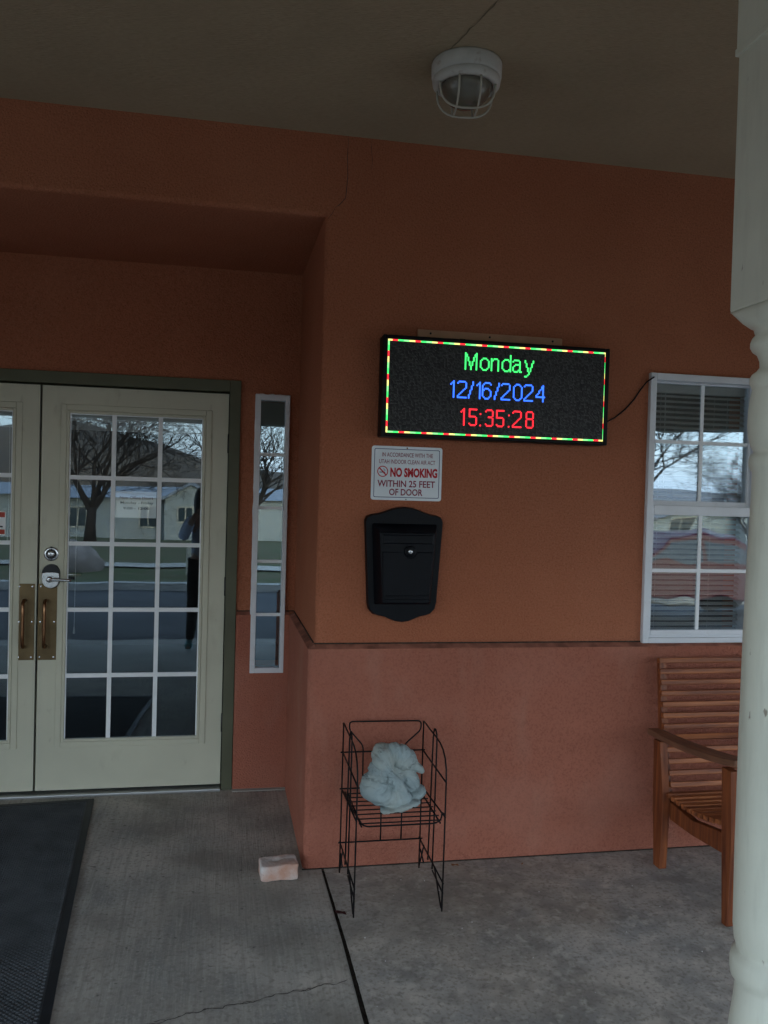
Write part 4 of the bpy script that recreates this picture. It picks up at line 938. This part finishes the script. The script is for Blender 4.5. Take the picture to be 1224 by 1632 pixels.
# ================================================================ BOULDER, UTILITY BOX
bm = bmesh.new(); bmesh.ops.create_icosphere(bm, subdivisions=4, radius=1, matrix=Matrix.Diagonal((.62,.45,.48,1)))
for v in bm.verts: v.co += v.co.normalized()*(.16*noise.noise(v.co*1.7)+.04*noise.noise(v.co*6))
me = bpy.data.meshes.new('boulder'); bm.to_mesh(me); bm.free(); me.materials.append(mat('boulder_stone', (.24,.21,.195), .95, 4, .2, bump=.8, bump_s=12, bumpd=.02)); me.polygons.foreach_set('use_smooth', [True]*len(me.polygons))
bo = bpy.data.objects.new('boulder', me); C.objects.link(bo); bo.location = (-3.15, -14.2, -.12); tag(bo, 'rounded grey boulder on the grass across the drive', 'boulder')
ub = thing('utility_pedestal', 'pair of short white utility posts on the lawn behind the person', 'post', (-.5, -13.0, -.3))
for x, h in ((-.62, .72), (-.40, .55)): MB().prism(rrect(x-.075, x+.075, -13.07, -12.93, .02), -.35, -.35+h, 'z').build('pedestal_cover', TRIM, ub)
# ================================================================ RED CAR
RED = mat('car_red', (.06,.001,.012), .35, spec=.2, coat=.1); CGL = mat('car_glass', (.02,.03,.035), .08, spec=.8); TYRE = mat('tyre_rubber', (.015,.015,.015), .9)
car = thing('parked_car', 'dark red sedan parked on the drive beyond the porch', 'car', (7.1, -8.9, gfar(-8.9)))
cb0 = gfar(-8.9)
sidep = [(-2.25,.42),(-2.28,.62),(-2.15,.80),(-1.5,.90),(-.95,.96),(-.35,1.36),(.15,1.42),(.75,1.38),(1.35,1.02),(2.0,.96),(2.22,.85),(2.25,.42)]
belt = {4,5,6,7,8}
mb = MB(); W2 = .86; cs_ = []
for k in range(7):
    t_ = -1+2*k/6
    for i, (a, h) in enumerate(sidep):
        nar = 1-.18*max(0, h-.95)/.45; bulge = 1 if abs(t_) < .9 else .965
        cs_.append((7.1+a*bulge, -8.9+t_*W2*nar, cb0+h-(.035*abs(t_)**3 if h > .8 else 0)))
n_ = len(sidep)
mb.add(cs_, [(k*n_+i, k*n_+(i+1) % n_, (k+1)*n_+(i+1) % n_, (k+1)*n_+i) for k in range(6) for i in range(n_)]+[tuple(range(n_)), tuple(reversed(range(6*n_, 7*n_)))])
mb.build('car_body', RED, car, bevel=.03)
for sgn in (1, -1):
    y_ = -8.9+sgn*W2
    for P_ in ([(-.78,.985),(-.33,1.29),(.10,1.345),(.10,.985)], [(.18,.985),(.18,1.345),(.68,1.30),(1.10,1.04),(1.05,.985)]):
        MB().add([(7.1+a, -8.9+sgn*(W2*(1-.18*max(0, h-.95)/.45)+.006), cb0+h-.03) for a, h in P_]+[(7.1+a, -8.9+sgn*(W2*(1-.18*max(0, h-.95)/.45)-.02), cb0+h-.03) for a, h in P_],
                 [tuple(range(len(P_))), tuple(reversed(range(len(P_), 2*len(P_))))]+[(i, (i+1) % len(P_), len(P_)+(i+1) % len(P_), len(P_)+i) for i in range(len(P_))]).build('side_window', CGL, car)
    for a in (-1.42, 1.40):
        wq = MB().lathe([(.20,-.10),(.31,-.10),(.33,-.07),(.33,.07),(.31,.10),(.20,.10)], (7.1+a, y_-sgn*.08, cb0+.33), 24, 'y').build('wheel', TYRE, car, smooth=False)
        MB().lathe([(.205,.0),(.19,.02),(.05,.03),(.01,.03)] if sgn > 0 else [(.205,.0),(.19,-.02),(.05,-.03),(.01,-.03)], (7.1+a, y_+sgn*.005, cb0+.33), 18, 'y').build('rim', CHROME, wq)
for z_, m_n in ((.62, 'headlight'), ):
    for s_ in (-1, 1): B(7.1-2.262, 7.1-2.20, -8.9+s_*.55-.16, -8.9+s_*.55+.16, cb0+.60, cb0+.72).build('headlight', mat('lens', (.6,.6,.6), .1), car)
# ================================================================ PERSON (taking the photo) AND PHONE
pn = None
SKIN = mat('skin', (.42,.26,.19), .6); HAIR = mat('dark_hair', (.012,.010,.010), .6, bump=.5, bump_s=60, bstretch=(6,6,.4)); SHIRT = mat('light_blue_shirt', (.55,.66,.88), .85, 9, .12, bump=.4, bump_s=20); VEST = mat('grey_top', (.36,.41,.50), .9, 9, .12); PANT = mat('black_trousers', (.010,.011,.014), .9); SHOE = mat('teal_shoes', (.10,.27,.30), .7)
px, py = -.15, -3.93; pz = gz(py) if py > -4.75 else gfar(py)
def skin(name, V, E, rad, m, parent, loc, sub=2, root=0):
    me = bpy.data.meshes.new(name); me.from_pydata([Vector(v)-Vector(loc) for v in V], E, []); o = bpy.data.objects.new(name, me); C.objects.link(o)
    sk_ = o.modifiers.new('s', 'SKIN'); 
    if not me.skin_vertices: 
        bpy.context.view_layer.objects.active = o; 
    for i, rr in enumerate(rad):
        a = rr if isinstance(rr, tuple) else (rr, rr); me.skin_vertices[0].data[i].radius = a; me.skin_vertices[0].data[i].use_root = (i == root)
    sb = o.modifiers.new('u', 'SUBSURF'); sb.levels = sub; sb.render_levels = sub
    dg = bpy.context.evaluated_depsgraph_get(); e2 = bpy.data.meshes.new_from_object(o.evaluated_get(dg)); bpy.data.objects.remove(o)
    e2.materials.clear(); e2.materials.append(m); e2.polygons.foreach_set('use_smooth', [True]*len(e2.polygons)); e2.name = name
    o = bpy.data.objects.new(name, e2); C.objects.link(o); OFF[o.name] = Vector(loc)
    if parent: o.parent = parent
    else: o.location = loc
    return o
pl_ = (px, py, pz)
def Q(x, y, z): return (px+x, py+y, pz+z)
Vb = [Q(0,0,.95), Q(0,0,1.10), Q(0,0,1.28), Q(0,0,1.42), Q(0,.01,1.50), Q(0,.02,1.58), Q(0,.03,1.64),          # 0-6 spine, head
      Q(-.17,0,1.40), Q(-.24,.10,1.22), Q(-.14,.34,1.40), Q(-.09,.40,1.50),                                        # 7-10 right arm
      Q(.17,0,1.40), Q(.24,.10,1.22), Q(.17,.34,1.40), Q(.13,.40,1.50),                                            # 11-14 left arm
      Q(-.10,0,.90), Q(-.12,.01,.50), Q(-.14,0,.10), Q(-.15,.12,.04),                                               # 15-18 right leg
      Q(.10,0,.90), Q(.11,-.02,.50), Q(.13,-.08,.10), Q(.14,.04,.04)]                                               # 19-22 left leg
Eb = [(0,1),(1,2),(2,3),(3,4),(4,5),(5,6),(3,7),(7,8),(8,9),(9,10),(3,11),(11,12),(12,13),(13,14),(0,15),(15,16),(16,17),(17,18),(0,19),(19,20),(20,21),(21,22)]
Rb = [(.16,.11),(.14,.10),(.15,.11),(.14,.10),(.055,.055),(.075,.09),(.075,.095),.055,.045,.035,.03,.055,.045,.035,.03,.085,.058,.036,.03,.085,.058,.036,.03]
person = skin('person', Vb, Eb, Rb, SKIN, None, pl_)
tag(person, 'person in a light blue shirt and black trousers photographing the entry', 'person')
def part(name, idx, edges, rads, m): return skin(name, [Vb[i] for i in idx], edges, rads, m, person, pl_)
part('grey_top', [0,1,2,3], [(0,1),(1,2),(2,3)], [(.175,.125),(.155,.115),(.165,.125),(.155,.11)], VEST)
part('sleeve', [3,7,8,9], [(0,1),(1,2),(2,3)], [.07,.072,.062,.048], SHIRT); part('sleeve', [3,11,12,13], [(0,1),(1,2),(2,3)], [.07,.072,.062,.048], SHIRT)
part('trousers', [0,15,16,17,19,20,21], [(0,1),(1,2),(2,3),(0,4),(4,5),(5,6)], [(.165,.12),.098,.070,.052,.098,.070,.052], PANT)
part('shoe', [17,18], [(0,1)], [.045,.05], SHOE); part('shoe', [21,22], [(0,1)], [.045,.05], SHOE)
hr = MB().lathe([(.02,1.79),(.08,1.775),(.115,1.72),(.125,1.64),(.13,1.55),(.12,1.46),(.09,1.40),(.03,1.38)], (px, py-.03, pz), 20)
for v in hr.v:
    n3 = noise.noise(v*9)*.025; v.x += n3
    if v.y > py+.055: v.y = py+.055-(v.z-pz-1.5)*.0
hr.build('hair', HAIR, person, smooth=True)
fc = MB()
for sx in (-.032, .032): fc.lathe([(.0005,-.012),(.010,-.006),(.012,0),(.010,.006),(.0005,.012)], (px+sx, py+.115, pz+1.645), 10, 'y')
fc.build('eyes', PAPER, person, smooth=True)
MB().lathe([(.001,.02),(.010,.01),(.015,-.012),(.008,-.02)], (px, py+.125, pz+1.615), 10).build('nose', SKIN, person, smooth=True)
MB().tube([Q(-.026,.108,1.575), Q(0,.12,1.572), Q(.026,.108,1.575)], [.004,.007,.004], 8).build('mouth', mat('lips', (.35,.12,.11), .6), person, smooth=True)
phy = -3.4577-.012
ph = thing('phone', 'dark phone held up in both hands by the person', 'phone', (0.0, phy, 1.50))
MB().prism(rrect(-.036, .040, 1.425, 1.575, .010), phy, phy-.009, 'y').build('phone_body', BLACKP, ph)
MB().prism(rrect(-.033, .037, 1.429, 1.571, .008), phy-.0092, phy-.0102, 'y').build('phone_screen', CGL, ph)
# hands: palm and five curled fingers each, gripping the phone's lower edges
for sgn, (wx, wy, wz) in ((-1, Vb[10]), (1, Vb[14])):
    hxx = .002+sgn*.060
    pal = [(wx, wy, wz), (hxx, phy-.025, 1.455)]
    Vh = [pal[0], pal[1]]; Eh = [(0,1)]; Rh = [.028, (.026,.016)]
    for k in range(4):
        b0 = len(Vh); z_ = 1.435+.021*k; L_ = (.85, 1, .95, .8)[3-k]
        Vh += [(hxx-sgn*.004, phy-.006, z_), (hxx-sgn*.012, phy+.010*L_, z_+.002), (hxx-sgn*(.012+.020*L_), phy+.010, z_+.003)]; Eh += [(1,b0),(b0,b0+1),(b0+1,b0+2)]; Rh += [.009,.0085,.007]
    b0 = len(Vh); Vh += [(hxx-sgn*.012, phy-.026, 1.470), (hxx-sgn*.034, phy-.022, 1.490)]; Eh += [(1,b0),(b0,b0+1)]; Rh += [.011,.009]
    skin('hand', Vh, Eh, Rh, SKIN, person, pl_, root=0)
